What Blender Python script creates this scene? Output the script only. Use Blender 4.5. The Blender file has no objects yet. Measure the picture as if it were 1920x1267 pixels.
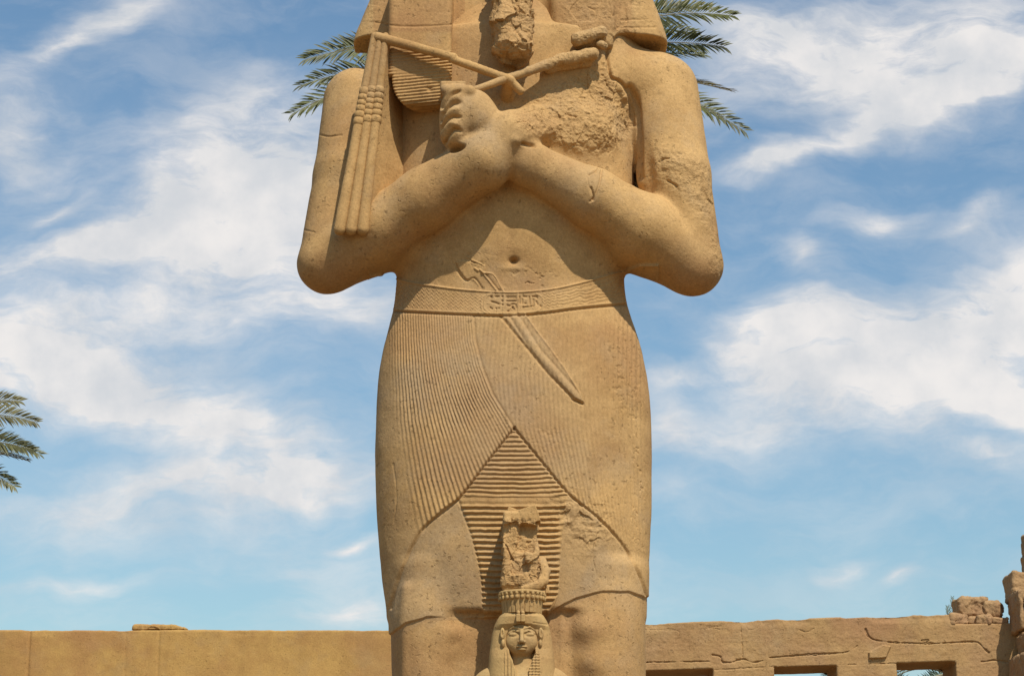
import bpy, math, random
import numpy as np
from mathutils import Vector
random.seed(7); np.random.seed(7)
R = math.radians
S = bpy.context.scene
COL = S.collection

# ------------------------------------------------------------------ camera
PITCH, FPX, CX, CY = R(15.5), 4000.0, 960.0, 633.5
CAM = np.array([0.0, -18.0, 1.6])
cam = bpy.data.cameras.new("camera"); cam_o = bpy.data.objects.new("camera", cam); COL.objects.link(cam_o)
cam.sensor_width = 36.0; cam.lens = 36.0 * FPX / 1920.0
cam.clip_start = 0.1; cam.clip_end = 5000
cam_o.location = CAM; cam_o.rotation_euler = (math.pi/2 + PITCH, 0, 0)
S.camera = cam_o
FW = np.array([0, math.cos(PITCH), math.sin(PITCH)]); UP = np.array([0, -math.sin(PITCH), math.cos(PITCH)])

def ray(u, v):
    return FW + np.array([(u-CX)/FPX, 0, 0]) - (v-CY)/FPX*UP
def P(u, v, y):
    """the world point at depth y seen at photo pixel (u, v)"""
    r = ray(u, v); return CAM + r*((y-CAM[1])/r[1])
def proj(p):
    d = p - CAM; zc = d @ FW
    return CX + FPX*d[:, 0]/zc, CY - FPX*(d @ UP)/zc

# ------------------------------------------------------------------ light
SUN_AZ, SUN_EL = R(25), R(54)       # azimuth to the right of the camera's back
sun = bpy.data.lights.new("sun", 'SUN'); sun.energy = 5.0; sun.angle = R(0.53); sun.color = (1.0, .94, .83)
sun_o = bpy.data.objects.new("sun", sun); COL.objects.link(sun_o)
sdir = Vector((math.sin(SUN_AZ)*math.cos(SUN_EL), -math.cos(SUN_AZ)*math.cos(SUN_EL), math.sin(SUN_EL)))
sun_o.rotation_euler = sdir.to_track_quat('Z', 'Y').to_euler()
sun_o.location = (10, -20, 30)
S.view_settings.view_transform = 'Standard'; S.view_settings.look = 'None'
S.view_settings.exposure = -0.08; S.view_settings.gamma = 1.0; S.view_settings.use_curve_mapping = False

# ------------------------------------------------------------------ node helper
class NT:
    def __init__(s, tree): s.t = tree; s.n = tree.nodes; s.n.clear()
    def new(s, typ, **kw):
        n = s.n.new(typ)
        for k, v in kw.items(): setattr(n, k, v)
        return n
    def put(s, sock, v):
        if isinstance(v, bpy.types.NodeSocket): s.t.links.new(v, sock)
        elif v is not None: sock.default_value = v
    def math(s, op, a, b=None, c=None, clamp=False):
        n = s.new('ShaderNodeMath', operation=op, use_clamp=clamp)
        for i, x in enumerate((a, b, c)):
            if x is not None: s.put(n.inputs[i], x)
        return n.outputs[0]
    def vmath(s, op, a, b=None, scale=None):
        n = s.new('ShaderNodeVectorMath', operation=op)
        s.put(n.inputs[0], a)
        if b is not None: s.put(n.inputs[1], b)
        if scale is not None: s.put(n.inputs['Scale'], scale)
        return n.outputs[0]
    def noise(s, vec, scale, detail=4, rough=.55, lac=2.0, dist=0, color=False):
        n = s.new('ShaderNodeTexNoise'); s.put(n.inputs['Vector'], vec)
        for k, v in (('Scale', scale), ('Detail', detail), ('Roughness', rough), ('Lacunarity', lac), ('Distortion', dist)):
            n.inputs[k].default_value = v
        return n.outputs['Color' if color else 'Fac']
    def mapr(s, x, a, b, c=0., d=1., smooth=True):
        n = s.new('ShaderNodeMapRange', interpolation_type='SMOOTHSTEP' if smooth else 'LINEAR')
        s.put(n.inputs[0], x)
        for i, v in enumerate((a, b, c, d)): s.put(n.inputs[i+1], v)
        return n.outputs[0]
    def mix(s, fac, a, b, blend='MIX'):
        n = s.new('ShaderNodeMix', data_type='RGBA', blend_type=blend)
        s.put(n.inputs[0], fac)
        for i, x in ((6, a), (7, b)):
            s.put(n.inputs[i], (*x, 1) if isinstance(x, tuple) and len(x) == 3 else x)
        return n.outputs[2]

# ------------------------------------------------------------------ sky with clouds
W = bpy.data.worlds.new("World"); S.world = W; W.use_nodes = True
w = NT(W.node_tree)
skyn = w.new('ShaderNodeTexSky', sky_type='NISHITA', sun_disc=False)
skyn.sun_elevation = SUN_EL; skyn.sun_rotation = math.pi - SUN_AZ
skyn.air_density = 1.35; skyn.dust_density = 0.8; skyn.ozone_density = 1.6
tc = w.new('ShaderNodeTexCoord')
sep = w.new('ShaderNodeSeparateXYZ'); w.put(sep.inputs[0], tc.outputs['Generated'])
yy = w.math('MAXIMUM', sep.outputs[1], 0.05)
cmb = w.new('ShaderNodeCombineXYZ')
w.put(cmb.inputs[0], w.math('DIVIDE', sep.outputs[0], yy)); w.put(cmb.inputs[1], w.math('DIVIDE', sep.outputs[2], yy))
q = cmb.outputs[0]
def dirUW(u, v):
    r = ray(u, v); return r[0]/r[1], r[2]/r[1]
mp0 = w.new('ShaderNodeMapping'); w.put(mp0.inputs['Vector'], q); mp0.inputs['Rotation'].default_value = (0, 0, R(-20)); mp0.inputs['Scale'].default_value = (.7, 1.8, 1)
w1 = w.vmath('SCALE', w.vmath('SUBTRACT', w.noise(q, 12, 3, .5, color=True), (.5, .5, .5)), scale=.05)
w2 = w.vmath('SCALE', w.vmath('SUBTRACT', w.noise(mp0.outputs[0], 60, 3, .55, color=True), (.5, .5, .5)), scale=.010)
qw = w.vmath('ADD', w.vmath('ADD', q, w1), w2)
CL = [  # u, v, rx, ry, angle (deg, up to the right), weight
 (115,105,150,26,33,.75),(215,45,110,40,25,.5),(60,215,120,60,25,.32),(15,265,50,70,0,.42),
 (420,285,170,120,35,.8),(560,330,190,140,10,.8),(380,420,180,80,10,.5),(470,180,150,70,35,.3),(330,400,150,80,20,.35),
 (110,480,240,34,9,1.0),(300,460,160,40,-4,.75),(500,470,190,90,-6,.6),(90,395,90,16,32,.5),(640,560,140,50,-18,.6),(430,570,260,70,0,.45),
 (40,650,210,80,-8,1.0),(190,720,250,70,-8,.95),(420,770,220,65,-10,.75),(600,860,190,75,-5,.85),(480,900,200,50,0,.55),(20,760,160,60,0,.7),
 (250,950,360,60,0,.5),(80,340,120,90,20,.35),(250,600,260,90,0,.35),(170,1095,190,22,4,.5),(655,1145,110,38,5,.85),(665,1015,42,12,-12,.75),(560,1060,180,50,0,.25),(330,880,260,60,0,.4),(120,560,150,40,10,.35),
 (1640,70,230,90,15,.85),(1850,110,190,90,25,.85),(1450,60,120,50,10,.65),(1740,195,190,36,18,.75),(1560,150,140,60,10,.5),(1400,130,110,70,20,.3),
 (1440,300,110,24,8,1.0),(1570,270,150,22,16,.6),(1800,190,170,22,15,.6),
 (1640,400,66,26,4,.85),(1525,468,40,34,-25,.6),(1860,370,90,22,20,.45),(1780,415,90,18,10,.35),
 (1790,640,330,115,18,1.2),(1890,540,150,100,25,1.0),(1480,595,120,40,12,1.0),(1560,610,170,70,8,.9),(1680,730,300,60,-5,.8),(1850,760,180,60,0,.8),
 (1270,690,100,18,8,.5),(1240,770,60,60,0,.5),(1320,810,170,44,0,.5),(1860,860,150,26,-8,.8),(1500,800,200,40,5,.3),
 (1585,1050,50,17,12,.62),(1690,1070,42,15,-10,.7),(1260,900,120,40,0,.25),(1440,640,90,50,10,.6)]
acc = None
for (u, v, rx, ry, ang, wt) in CL:
    U, Wv = dirUW(u, v); sc = (1+Wv*Wv)/FPX*1.5
    m = w.new('ShaderNodeMapping', vector_type='TEXTURE'); w.put(m.inputs['Vector'], qw)
    m.inputs['Location'].default_value = (U, Wv, 0); m.inputs['Rotation'].default_value = (0, 0, R(ang))
    m.inputs['Scale'].default_value = (rx*sc*1.25, ry*sc*1.25, 1)
    g = w.new('ShaderNodeTexGradient', gradient_type='QUADRATIC_SPHERE'); w.put(g.inputs[0], m.outputs[0])
    acc = w.math('MULTIPLY', g.outputs['Fac'], wt*1.7) if acc is None else w.math('MULTIPLY_ADD', g.outputs['Fac'], wt*1.7, acc)
mp = w.new('ShaderNodeMapping'); w.put(mp.inputs['Vector'], qw)
mp.inputs['Rotation'].default_value = (0, 0, R(-18)); mp.inputs['Scale'].default_value = (1, 2.6, 1)
f1 = w.noise(mp.outputs[0], 13, 9, .60, 2.1, .1)
f2 = w.noise(mp.outputs[0], 44, 8, .64, 2.0, .1)
fm = w.math('ADD', w.math('MULTIPLY', f1, 1.5), w.math('MULTIPLY', f2, .7))           # mean ~1.1
dens = w.math('MULTIPLY', acc, w.mapr(fm, .66, 1.5, .2, 1.45, False))
dens = w.math('ADD', dens, w.mapr(f1, .36, .72, 0, .32))
fac = w.math('MULTIPLY', w.mapr(dens, .0, 1.35, 0, 1, False), .95, clamp=True)
fac = w.math('MULTIPLY', fac, w.mapr(sep.outputs[1], .05, .4), clamp=True)
SKY_K = 0.1
shade = w.noise(q, 22, 5, .55)
cloud = w.mix(w.mapr(shade, .3, .7), (.70/SKY_K, .72/SKY_K, .75/SKY_K), (.95/SKY_K, .91/SKY_K, .88/SKY_K))
skyb = w.vmath('MULTIPLY', skyn.outputs[0], (.95, 1.145, 1.23))
skyc = w.mix(fac, skyb, cloud)
bg = w.new('ShaderNodeBackground'); w.put(bg.inputs[0], skyc); bg.inputs[1].default_value = SKY_K
wo = w.new('ShaderNodeOutputWorld'); w.put(wo.inputs[0], bg.outputs[0])
W.cycles.sampling_method = 'MANUAL'; W.cycles.sample_map_resolution = 512

# ------------------------------------------------------------------ materials
def stone(name, light, dark, grey, red, grain=1.0, bump=1.0, streak=0.0):
    m = bpy.data.materials.new(name); m.use_nodes = True
    t = NT(m.node_tree)
    co = t.new('ShaderNodeTexCoord').outputs['Object']
    at = t.new('ShaderNodeAttribute', attribute_name='wear')
    sp = t.new('ShaderNodeSeparateColor'); t.put(sp.inputs[0], at.outputs['Color'])
    rough, gr, rd = sp.outputs[0], sp.outputs[1], sp.outputs[2]
    n1 = t.noise(co, .9, 5, .6); n2 = t.noise(co, 5.5, 5, .6); n3 = t.noise(co, 38, 4, .65); n4 = t.noise(co, 110, 3, .6)
    mp = t.new('ShaderNodeMapping'); t.put(mp.inputs['Vector'], co); mp.inputs['Scale'].default_value = (1, 1, .16)
    n5 = t.noise(mp.outputs[0], 4.0, 4, .6)
    c = t.mix(t.mapr(t.math('ADD', t.math('MULTIPLY', n1, .65), t.math('MULTIPLY', n2, .35)), .38, .64), light, dark)
    c = t.mix(t.math('MULTIPLY', t.mapr(n5, .45, .7), .35*streak), c, tuple(.7*x for x in dark))
    gn = t.noise(co, 2.2, 6, .65)
    c = t.mix(t.math('MULTIPLY', t.math('ADD', gr, t.math('MULTIPLY', t.mapr(gn, .48, .66), .5)), .75, clamp=True), c, grey)
    c = t.mix(t.math('MULTIPLY', t.math('ADD', rd, t.math('MULTIPLY', t.mapr(n1, .50, .66), .42)), .75, clamp=True), c, red)
    g = t.math('ADD', t.math('MULTIPLY', n3, .5), t.math('MULTIPLY', n4, .5))
    gv = t.mapr(g, .32, .68, 1-.34*grain, 1+.26*grain, False)
    hs = t.new('ShaderNodeCombineColor')
    for i in range(3): t.put(hs.inputs[i], gv)
    c = t.mix(1.0, c, hs.outputs[0], 'MULTIPLY')
    pit = t.math('MULTIPLY', t.mapr(t.noise(co, 26, 3, .55), .60, .68), t.mapr(t.noise(co, 2.3, 4, .6), .40, .60))
    pit2 = t.mapr(t.noise(co, 72, 1, .5), .69, .74)
    pits = t.math('MAXIMUM', pit, t.math('MULTIPLY', pit2, .5))
    c = t.mix(t.math('MULTIPLY', pits, .6*grain), c, tuple(.35*x for x in dark))
    lite = t.mapr(t.noise(co, 64, 1, .5), .70, .76)
    c = t.mix(t.math('MULTIPLY', lite, t.math('MULTIPLY_ADD', rd, .45*grain, .3*grain)), c, tuple(min(1, 1.35*x) for x in light))
    b = t.new('ShaderNodeBsdfPrincipled'); t.put(b.inputs['Base Color'], c)
    b.inputs['Roughness'].default_value = .88; b.inputs['Specular IOR Level'].default_value = .18
    h = t.math('SUBTRACT', t.math('ADD', t.math('MULTIPLY', n3, .5), t.math('MULTIPLY', n2, .9)), t.math('MULTIPLY', pits, .5))
    rn = t.noise(co, 17, 8, .68)
    h = t.math('ADD', h, t.math('MULTIPLY', t.math('MULTIPLY', rough, rn), 3.2))
    bp = t.new('ShaderNodeBump'); bp.inputs['Strength'].default_value = .55*bump; bp.inputs['Distance'].default_value = .012
    t.put(bp.inputs['Height'], h); t.put(b.inputs['Normal'], bp.outputs[0])
    o = t.new('ShaderNodeOutputMaterial'); t.put(o.inputs[0], b.outputs[0])
    return m
M_STATUE = stone("statue_sandstone", (.505, .310, .127), (.37, .217, .083), (.37, .254, .140), (.355, .19, .08), .72)
M_QUEEN = stone("queen_sandstone", (.46, .30, .12), (.40, .25, .10), (.37, .27, .14), (.37, .205, .085), .5)
M_WALL = stone("wall_sandstone", (.45, .268, .085), (.36, .20, .066), (.36, .23, .10), (.37, .19, .075), .6, .8, .9)
M_WALLR = stone("wall_sandstone_brown", (.42, .258, .11), (.345, .205, .085), (.35, .235, .125), (.33, .175, .085), .7, 1.0, .4)
M_RUIN = stone("ruin_sandstone", (.42, .27, .13), (.345, .21, .098), (.35, .235, .13), (.33, .17, .088), .8, 1.2)

def simple(name, col, rough=.6, spec=.3, var=.3, scale=3.0, trans=0.0):
    m = bpy.data.materials.new(name); m.use_nodes = True
    t = NT(m.node_tree); co = t.new('ShaderNodeTexCoord').outputs['Object']
    n = t.noise(co, scale, 4, .6)
    c = t.mix(t.mapr(n, .3, .7), tuple(x*(1-var) for x in col), tuple(x*(1+var) for x in col))
    b = t.new('ShaderNodeBsdfPrincipled'); t.put(b.inputs['Base Color'], c)
    b.inputs['Roughness'].default_value = rough; b.inputs['Specular IOR Level'].default_value = spec
    o = t.new('ShaderNodeOutputMaterial')
    if trans:
        tr = t.new('ShaderNodeBsdfTranslucent'); t.put(tr.inputs[0], c)
        mx = t.new('ShaderNodeMixShader'); mx.inputs[0].default_value = trans
        t.put(mx.inputs[1], b.outputs[0]); t.put(mx.inputs[2], tr.outputs[0]); t.put(o.inputs[0], mx.outputs[0])
    else: t.put(o.inputs[0], b.outputs[0])
    return m
M_SAND = simple("sand", (.22, .142, .072), .95, .1, .2, .4)
M_LEAF = simple("palm_leaf", (.086, .090, .022), .48, .35, .45, 1.6, .18)
M_LEAF2 = simple("palm_leaf_dry", (.16, .14, .055), .5, .4, .35, 1.6, .15)
M_LEAF3 = simple("palm_leaf_olive", (.12, .115, .038), .42, .5, .45, 1.6, .2)
M_LEAFB = simple("palm_leaf_blue", (.11, .15, .10), .5, .4, .3, 1.6, .15)
M_RACH = simple("palm_rib", (.20, .17, .10), .6, .3, .2, 2)
M_TRUNK = simple("palm_bark", (.16, .115, .07), .9, .1, .35, 5)

# ------------------------------------------------------------------ object helpers
def tag(o, label=None, cat=None, group=None, kind=None):
    for k, v in (('label', label), ('category', cat), ('group', group), ('kind', kind)):
        if v: o[k] = v
    return o
def empty(name, loc=(0, 0, 0), parent=None):
    o = bpy.data.objects.new(name, None); o.location = loc; COL.objects.link(o)
    o.empty_display_size = .3
    if parent: o.parent = parent
    return o
def mesh_np(name, V, F, mat, parent=None, smooth=True, wear=None, normals=None, off=(0, 0, 0)):
    """V (n,3), F (m,4) or (m,3) -> one mesh object"""
    V = np.asarray(V, np.float64) - np.asarray(off); F = np.asarray(F, np.int64)
    me = bpy.data.meshes.new(name); k = F.shape[1]
    me.vertices.add(len(V)); me.vertices.foreach_set('co', V.astype(np.float32).ravel())
    me.loops.add(F.size); me.loops.foreach_set('vertex_index', F.astype(np.int32).ravel())
    me.polygons.add(len(F)); me.polygons.foreach_set('loop_start', (np.arange(len(F))*k).astype(np.int32))
    me.polygons.foreach_set('use_smooth', np.full(len(F), smooth))
    me.update(calc_edges=True); me.validate()
    if wear is not None:
        a = me.attributes.new('wear', 'FLOAT_COLOR', 'POINT')
        a.data.foreach_set('color', np.concatenate([wear, np.ones((len(V), 1))], 1).astype(np.float32).ravel())
    me.materials.append(mat)
    if normals is not None: me.normals_split_custom_set_from_vertices(normals.astype(np.float32))
    o = bpy.data.objects.new(name, me); COL.objects.link(o)
    if parent: o.parent = parent
    else: o.location = off
    return o

# ------------------------------------------------------------------ noise
def vnoise(p):
    i = np.floor(p).astype(np.int64); f = (p - i).astype(np.float32); f = f*f*(3-2*f)
    def h(a, b, c):
        n = (i[:, 0]+a)*374761393 + (i[:, 1]+b)*668265263 + (i[:, 2]+c)*1440662683
        n = (n ^ (n >> 13)) * 1274126177; n = n ^ (n >> 16)
        return ((n & 0xFFFF)/32767.5 - 1).astype(np.float32)
    x, y, z = f.T
    a = h(0,0,0)*(1-x)+h(1,0,0)*x; b = h(0,1,0)*(1-x)+h(1,1,0)*x
    c = h(0,0,1)*(1-x)+h(1,0,1)*x; d = h(0,1,1)*(1-x)+h(1,1,1)*x
    return (a*(1-y)+b*y)*(1-z) + (c*(1-y)+d*y)*z
def fbm(p, scale, octv=4, rough=.55):
    r = 0; a = 1; s = 0; q = p*scale
    for k in range(octv):
        r = r + a*vnoise(q + 17.3*k); s += a; a *= rough; q = q*2.03
    return r/s
def ridged(p, scale, octv=4, rough=.55):
    r = 0; a = 1; s = 0; q = p*scale
    for k in range(octv):
        r = r + a*(1-2*np.abs(vnoise(q+9.1*k))); s += a; a *= rough; q = q*2.1
    return r/s
def facet(p, scale, mask=None):
    """broken-stone facets: tilted planes in irregular cells"""
    out = np.zeros(len(p), np.float32); idx = np.arange(len(p)) if mask is None else np.nonzero(mask > .01)[0]
    if not len(idx): return out
    q = p[idx]*scale; q = q + .25*np.stack([vnoise(q*1.7+k*31) for k in range(3)], 1); i = np.floor(q).astype(np.int64)
    best = np.full(len(q), 1e9); val = np.zeros(len(q))
    def h(c, k):
        n = c[:, 0]*374761393 + c[:, 1]*668265263 + c[:, 2]*1440662683 + k*974634777
        n = (n ^ (n >> 13)) * 1274126177; n = n ^ (n >> 16); return (n & 0xFFFF)/32767.5-1
    for a in (-1, 0, 1):
        for b in (-1, 0, 1):
            for c in (-1, 0, 1):
                cc = i+[a, b, c]; cen = cc+.5+.42*np.stack([h(cc, k) for k in range(3)], 1)
                dv = q-cen; d2 = (dv*dv).sum(1); m = d2 < best
                best[m] = d2[m]; val[m] = (.45*h(cc, 7)+.75*(dv[:, 0]*h(cc, 4)+dv[:, 1]*h(cc, 5)+dv[:, 2]*h(cc, 6)))[m]
    out[idx] = val; return out
def sstep(x, a, b):
    t = np.clip((x-a)/(b-a), 0, 1); return t*t*(3-2*t)

# ------------------------------------------------------------------ signed distance shapes
def smin(a, b, k):
    h = np.clip(.5 + .5*(b-a)/k, 0, 1); return b*(1-h)+a*h - k*h*(1-h)
def smax(a, b, k): return -smin(-a, -b, k)
def cone(p, a, b, ra, rb):
    a = np.asarray(a, np.float32); ba = np.asarray(b, np.float32)-a; pa = p-a
    t = np.clip((pa @ ba)/max(float(ba @ ba), 1e-9), 0, 1)
    d = pa - t[:, None]*ba
    return np.sqrt((d*d).sum(1)) - (ra+(rb-ra)*t)
def ell(p, c, r):
    q = p-np.asarray(c, np.float32); r = np.asarray(r, np.float32)
    k0 = np.sqrt(((q/r)**2).sum(1)); k1 = np.sqrt(((q/(r*r))**2).sum(1))
    return k0*(k0-1)/np.maximum(k1, 1e-6)
def rbox(p, c, h, r, rz=0.0):
    q = p-np.asarray(c, np.float32)
    if rz:
        cs, sn = math.cos(rz), math.sin(rz); q = np.stack([q[:, 0]*cs+q[:, 1]*sn, -q[:, 0]*sn+q[:, 1]*cs, q[:, 2]], 1)
    q = np.abs(q)-(np.asarray(h, np.float32)-r)
    return np.sqrt((np.maximum(q, 0)**2).sum(1)) + np.minimum(q.max(1), 0) - r
class Stack:
    """superellipse sections along z: rows (z, cx, half width, front depth, back depth)"""
    def __init__(s, rows, n, z0, z1, k=.08, blur=9):
        A = np.array(sorted(rows)); s.z = np.linspace(A[0, 0], A[-1, 0], 300)
        ker = np.hanning(blur*2+3); ker /= ker.sum()
        s.c = []
        for j in range(1, 5):
            y = np.interp(s.z, A[:, 0], A[:, j]); yp = np.pad(y, blur+1, 'edge'); s.c.append(np.convolve(yp, ker, 'valid'))
        s.n = n; s.z0 = z0; s.z1 = z1; s.k = k
    def __call__(s, p):
        cx, a, bf, bb = [np.interp(p[:, 2], s.z, c).astype(np.float32) for c in s.c]
        dx = np.abs(p[:, 0]-cx); b = np.where(p[:, 1] < 0, bf, bb); dy = np.abs(p[:, 1])
        n = s.n; qx = dx/a; qy = dy/b
        k = np.maximum((qx**n+qy**n), 1e-9)**(1/n)
        g = k**(1-n)*np.sqrt((qx**(n-1)/a)**2+(qy**(n-1)/b)**2)
        d = (k-1)/np.maximum(g, .5/np.maximum(a, b))
        if s.z0 is not None: d = smax(d, s.z0-p[:, 2], s.k)
        if s.z1 is not None: d = smax(d, p[:, 2]-s.z1, s.k)
        return d

def surf(f, lo, hi, h, B=8):
    """sparse surface nets: returns verts, quads"""
    lo = np.asarray(lo, float); n = (np.ceil((np.asarray(hi)-lo)/h/B).astype(int))
    N = n*B+1
    g = np.stack(np.meshgrid(*[np.arange(k) for k in n], indexing='ij'), -1).reshape(-1, 3)
    cen = lo + (g*B + B/2)*h
    fc = f(cen.astype(np.float32)).astype(np.float32)
    D = np.repeat(np.repeat(np.repeat(fc.reshape(n), B, 0), B, 1), B, 2)
    D = np.pad(D, ((0, 1), (0, 1), (0, 1)), 'edge')
    act = np.abs(fc) < h*B*1.35
    ga = g[act]
    loc = np.stack(np.meshgrid(*[np.arange(B+1)]*3, indexing='ij'), -1).reshape(-1, 3)
    for s in range(0, len(ga), 1500):
        idx = (ga[s:s+1500, None]*B + loc[None]).reshape(-1, 3)
        D[idx[:, 0], idx[:, 1], idx[:, 2]] = f((lo+idx*h).astype(np.float32))
    I = D < 0
    c = [I[a:I.shape[0]-1+a, b:I.shape[1]-1+b, d:I.shape[2]-1+d] for a in (0, 1) for b in (0, 1) for d in (0, 1)]
    cnt = sum(x.astype(np.int8) for x in c)
    cells = np.argwhere((cnt > 0) & (cnt < 8))
    cid = np.full(cnt.shape, -1, np.int32); cid[tuple(cells.T)] = np.arange(len(cells))
    offs = np.array([(a, b, d) for a in (0, 1) for b in (0, 1) for d in (0, 1)])
    val = np.stack([D[tuple((cells+o).T)] for o in offs], 1)
    acc = np.zeros((len(cells), 3)); num = np.zeros(len(cells))
    for i in range(8):
        for j in range(i+1, 8):
            if abs(offs[i]-offs[j]).sum() == 1:
                m = (val[:, i] < 0) != (val[:, j] < 0)
                t = val[m, i]/(val[m, i]-val[m, j])
                acc[m] += offs[i]+(offs[j]-offs[i])*t[:, None]; num[m] += 1
    V = lo + (cells + acc/num[:, None])*h
    Q = []
    for ax in range(3):
        e1, e2 = [(1, 2), (2, 0), (0, 1)][ax]
        sl0 = [slice(None)]*3; sl1 = [slice(None)]*3; sl0[ax] = slice(0, -1); sl1[ax] = slice(1, None)
        s0 = I[tuple(sl0)]; s1 = I[tuple(sl1)]
        e = np.argwhere(s0 != s1)
        ok = (e[:, e1] > 0) & (e[:, e2] > 0) & (e[:, e1] < cnt.shape[e1]) & (e[:, e2] < cnt.shape[e2])
        e = e[ok]; inside = s0[tuple(e.T)]
        d1 = np.zeros(3, int); d1[e1] = 1; d2 = np.zeros(3, int); d2[e2] = 1
        q4 = np.stack([cid[tuple((e-d1-d2).T)], cid[tuple((e-d2).T)], cid[tuple(e.T)], cid[tuple((e-d1).T)]], 1)
        q4[~inside] = q4[~inside][:, ::-1]; Q.append(q4)
    F = np.concatenate(Q); F = F[(F >= 0).all(1)]
    return V, F
def project(f, V, it=1, e=.002, mx=.03):
    V = V.copy()
    for _ in range(it):
        p = V.astype(np.float32); d = f(p)
        g = np.stack([f(p+np.eye(3, dtype=np.float32)[i]*e)-d for i in range(3)], 1)/e
        st = (d/np.maximum((g*g).sum(1), .2))[:, None]*g
        l = np.linalg.norm(st, axis=1, keepdims=True); st *= np.minimum(1, mx/np.maximum(l, 1e-9))
        V -= st
    return V
def vnormals(V, F):
    n = np.cross(V[F[:, 2]]-V[F[:, 0]], V[F[:, 3]]-V[F[:, 1]])
    N = np.zeros_like(V)
    for k in range(4):
        for c in range(3): N[:, c] += np.bincount(F[:, k], n[:, c], len(V))
    return N/np.maximum(np.linalg.norm(N, axis=1, keepdims=True), 1e-12)
def subdiv(V, F):
    a = F; b = np.roll(F, -1, 1); key = np.minimum(a, b)*np.int64(len(V)) + np.maximum(a, b)
    uq, inv = np.unique(key.ravel(), return_inverse=True); inv = inv.reshape(F.shape)
    e0 = uq//len(V); e1 = uq % len(V); n0 = len(V); n1 = n0+len(uq)
    V2 = np.concatenate([V, (V[e0]+V[e1])/2, V[F].mean(1)])
    fc = n1+np.arange(len(F)); E = n0+inv
    F2 = np.concatenate([np.stack([F[:, k], E[:, k], fc, E[:, k-1]], 1) for k in range(4)])
    return V2, F2
def compact(V, F, *attr):
    u, inv = np.unique(F.ravel(), return_inverse=True)
    return (V[u], inv.reshape(F.shape)) + tuple(None if a is None else a[u] for a in attr)
def split_fine(V, F, margin=25, lim=-.15):
    """faces the frame can see (front side, inside the picture) and the rest"""
    N = vnormals(V, F); u, v = proj(V)
    vd = CAM-V; vd /= np.linalg.norm(vd, axis=1, keepdims=True)
    ok = ((N*vd).sum(1) > lim) & (u > -margin) & (u < 1920+margin) & (v > -margin) & (v < 1267+margin)
    m = ok[F].all(1)
    return F[m], F[~m]
def sdf_build(f, lo, hi, h, levels, disp):
    """surface -> finer where seen -> displaced. Returns V, F, wear, N, uv(before displacement)"""
    V, F = surf(f, lo, hi, h); V = project(f, V, 2)
    Ff, Fc = split_fine(V, F)
    Vs, Fs = compact(V, Ff) if len(Ff) else (V[:0], Ff)
    for _ in range(levels if len(Ff) else 0):
        Vs, Fs = subdiv(Vs, Fs); Vs = project(f, Vs, 1)
    out = []
    for (a, b) in ((Vs, Fs), compact(V, Fc) if len(Fc) else (V[:0], Fc)):
        if not len(b): continue
        N = vnormals(a, b); u, v = proj(a)
        vd = CAM-a; vd /= np.linalg.norm(vd, axis=1, keepdims=True)
        fr = sstep((N*vd).sum(1), .02, .3)
        d, wr = disp(a, N, u, v, fr)
        a2 = a+N*d[:, None]
        out.append((a2, b, wr, vnormals(a2, b), np.stack([u, v], 1)))
    nv = np.cumsum([0]+[len(x[0]) for x in out])
    return (np.concatenate([x[0] for x in out]), np.concatenate([x[1]+nv[i] for i, x in enumerate(out)]),
            np.concatenate([x[2] for x in out]), np.concatenate([x[3] for x in out]), np.concatenate([x[4] for x in out]))

# ------------------------------------------------------------------ 2-D drawing on the photo-facing side
def polyd(u, v, pts):
    """signed distance (px) to a closed polygon, negative inside"""
    pts = np.asarray(pts, float); d = np.full(len(u), 1e9); ins = np.zeros(len(u), bool)
    for (x0, y0), (x1, y1) in zip(pts, np.roll(pts, -1, 0)):
        ex, ey = x1-x0, y1-y0; t = np.clip(((u-x0)*ex+(v-y0)*ey)/(ex*ex+ey*ey+1e-9), 0, 1)
        d = np.minimum(d, (u-x0-t*ex)**2+(v-y0-t*ey)**2)
        if y0 != y1:
            c = ((y0 > v) != (y1 > v)) & (u < (x1-x0)*(v-y0)/(y1-y0)+x0); ins ^= c
    d = np.sqrt(d); return np.where(ins, -d, d)
def lined(u, v, pts):
    pts = np.asarray(pts, float); d = np.full(len(u), 1e9)
    for (x0, y0), (x1, y1) in zip(pts[:-1], pts[1:]):
        ex, ey = x1-x0, y1-y0; t = np.clip(((u-x0)*ex+(v-y0)*ey)/(ex*ex+ey*ey+1e-9), 0, 1)
        d = np.minimum(d, (u-x0-t*ex)**2+(v-y0-t*ey)**2)
    return np.sqrt(d)
def curve(pts, n=8):
    """Catmull-Rom through the points"""
    p = np.asarray(pts, float); p = np.concatenate([[2*p[0]-p[1]], p, [2*p[-1]-p[-2]]]); o = []
    for i in range(1, len(p)-2):
        for t in np.linspace(0, 1, n, endpoint=False):
            o.append(.5*((2*p[i])+(-p[i-1]+p[i+1])*t+(2*p[i-1]-5*p[i]+4*p[i+1]-p[i+2])*t*t+(-p[i-1]+3*p[i]-3*p[i+1]+p[i+2])*t**3))
    o.append(p[-2]); return np.array(o)
def groove(d, wd): return np.exp(-(d/wd)**2)
def within(u, v, pts, f):
    """run f only for points in the box of pts (speed)"""
    pts = np.asarray(pts, float); m = (u > pts[:, 0].min()-40) & (u < pts[:, 0].max()+40) & (v > pts[:, 1].min()-40) & (v < pts[:, 1].max()+40)
    r = np.full(len(u), 1e3); r[m] = f(u[m], v[m], pts); return r
def PD(u, v, pts): return within(u, v, pts, polyd)
def LD(u, v, pts): return within(u, v, pts, lined)

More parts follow.
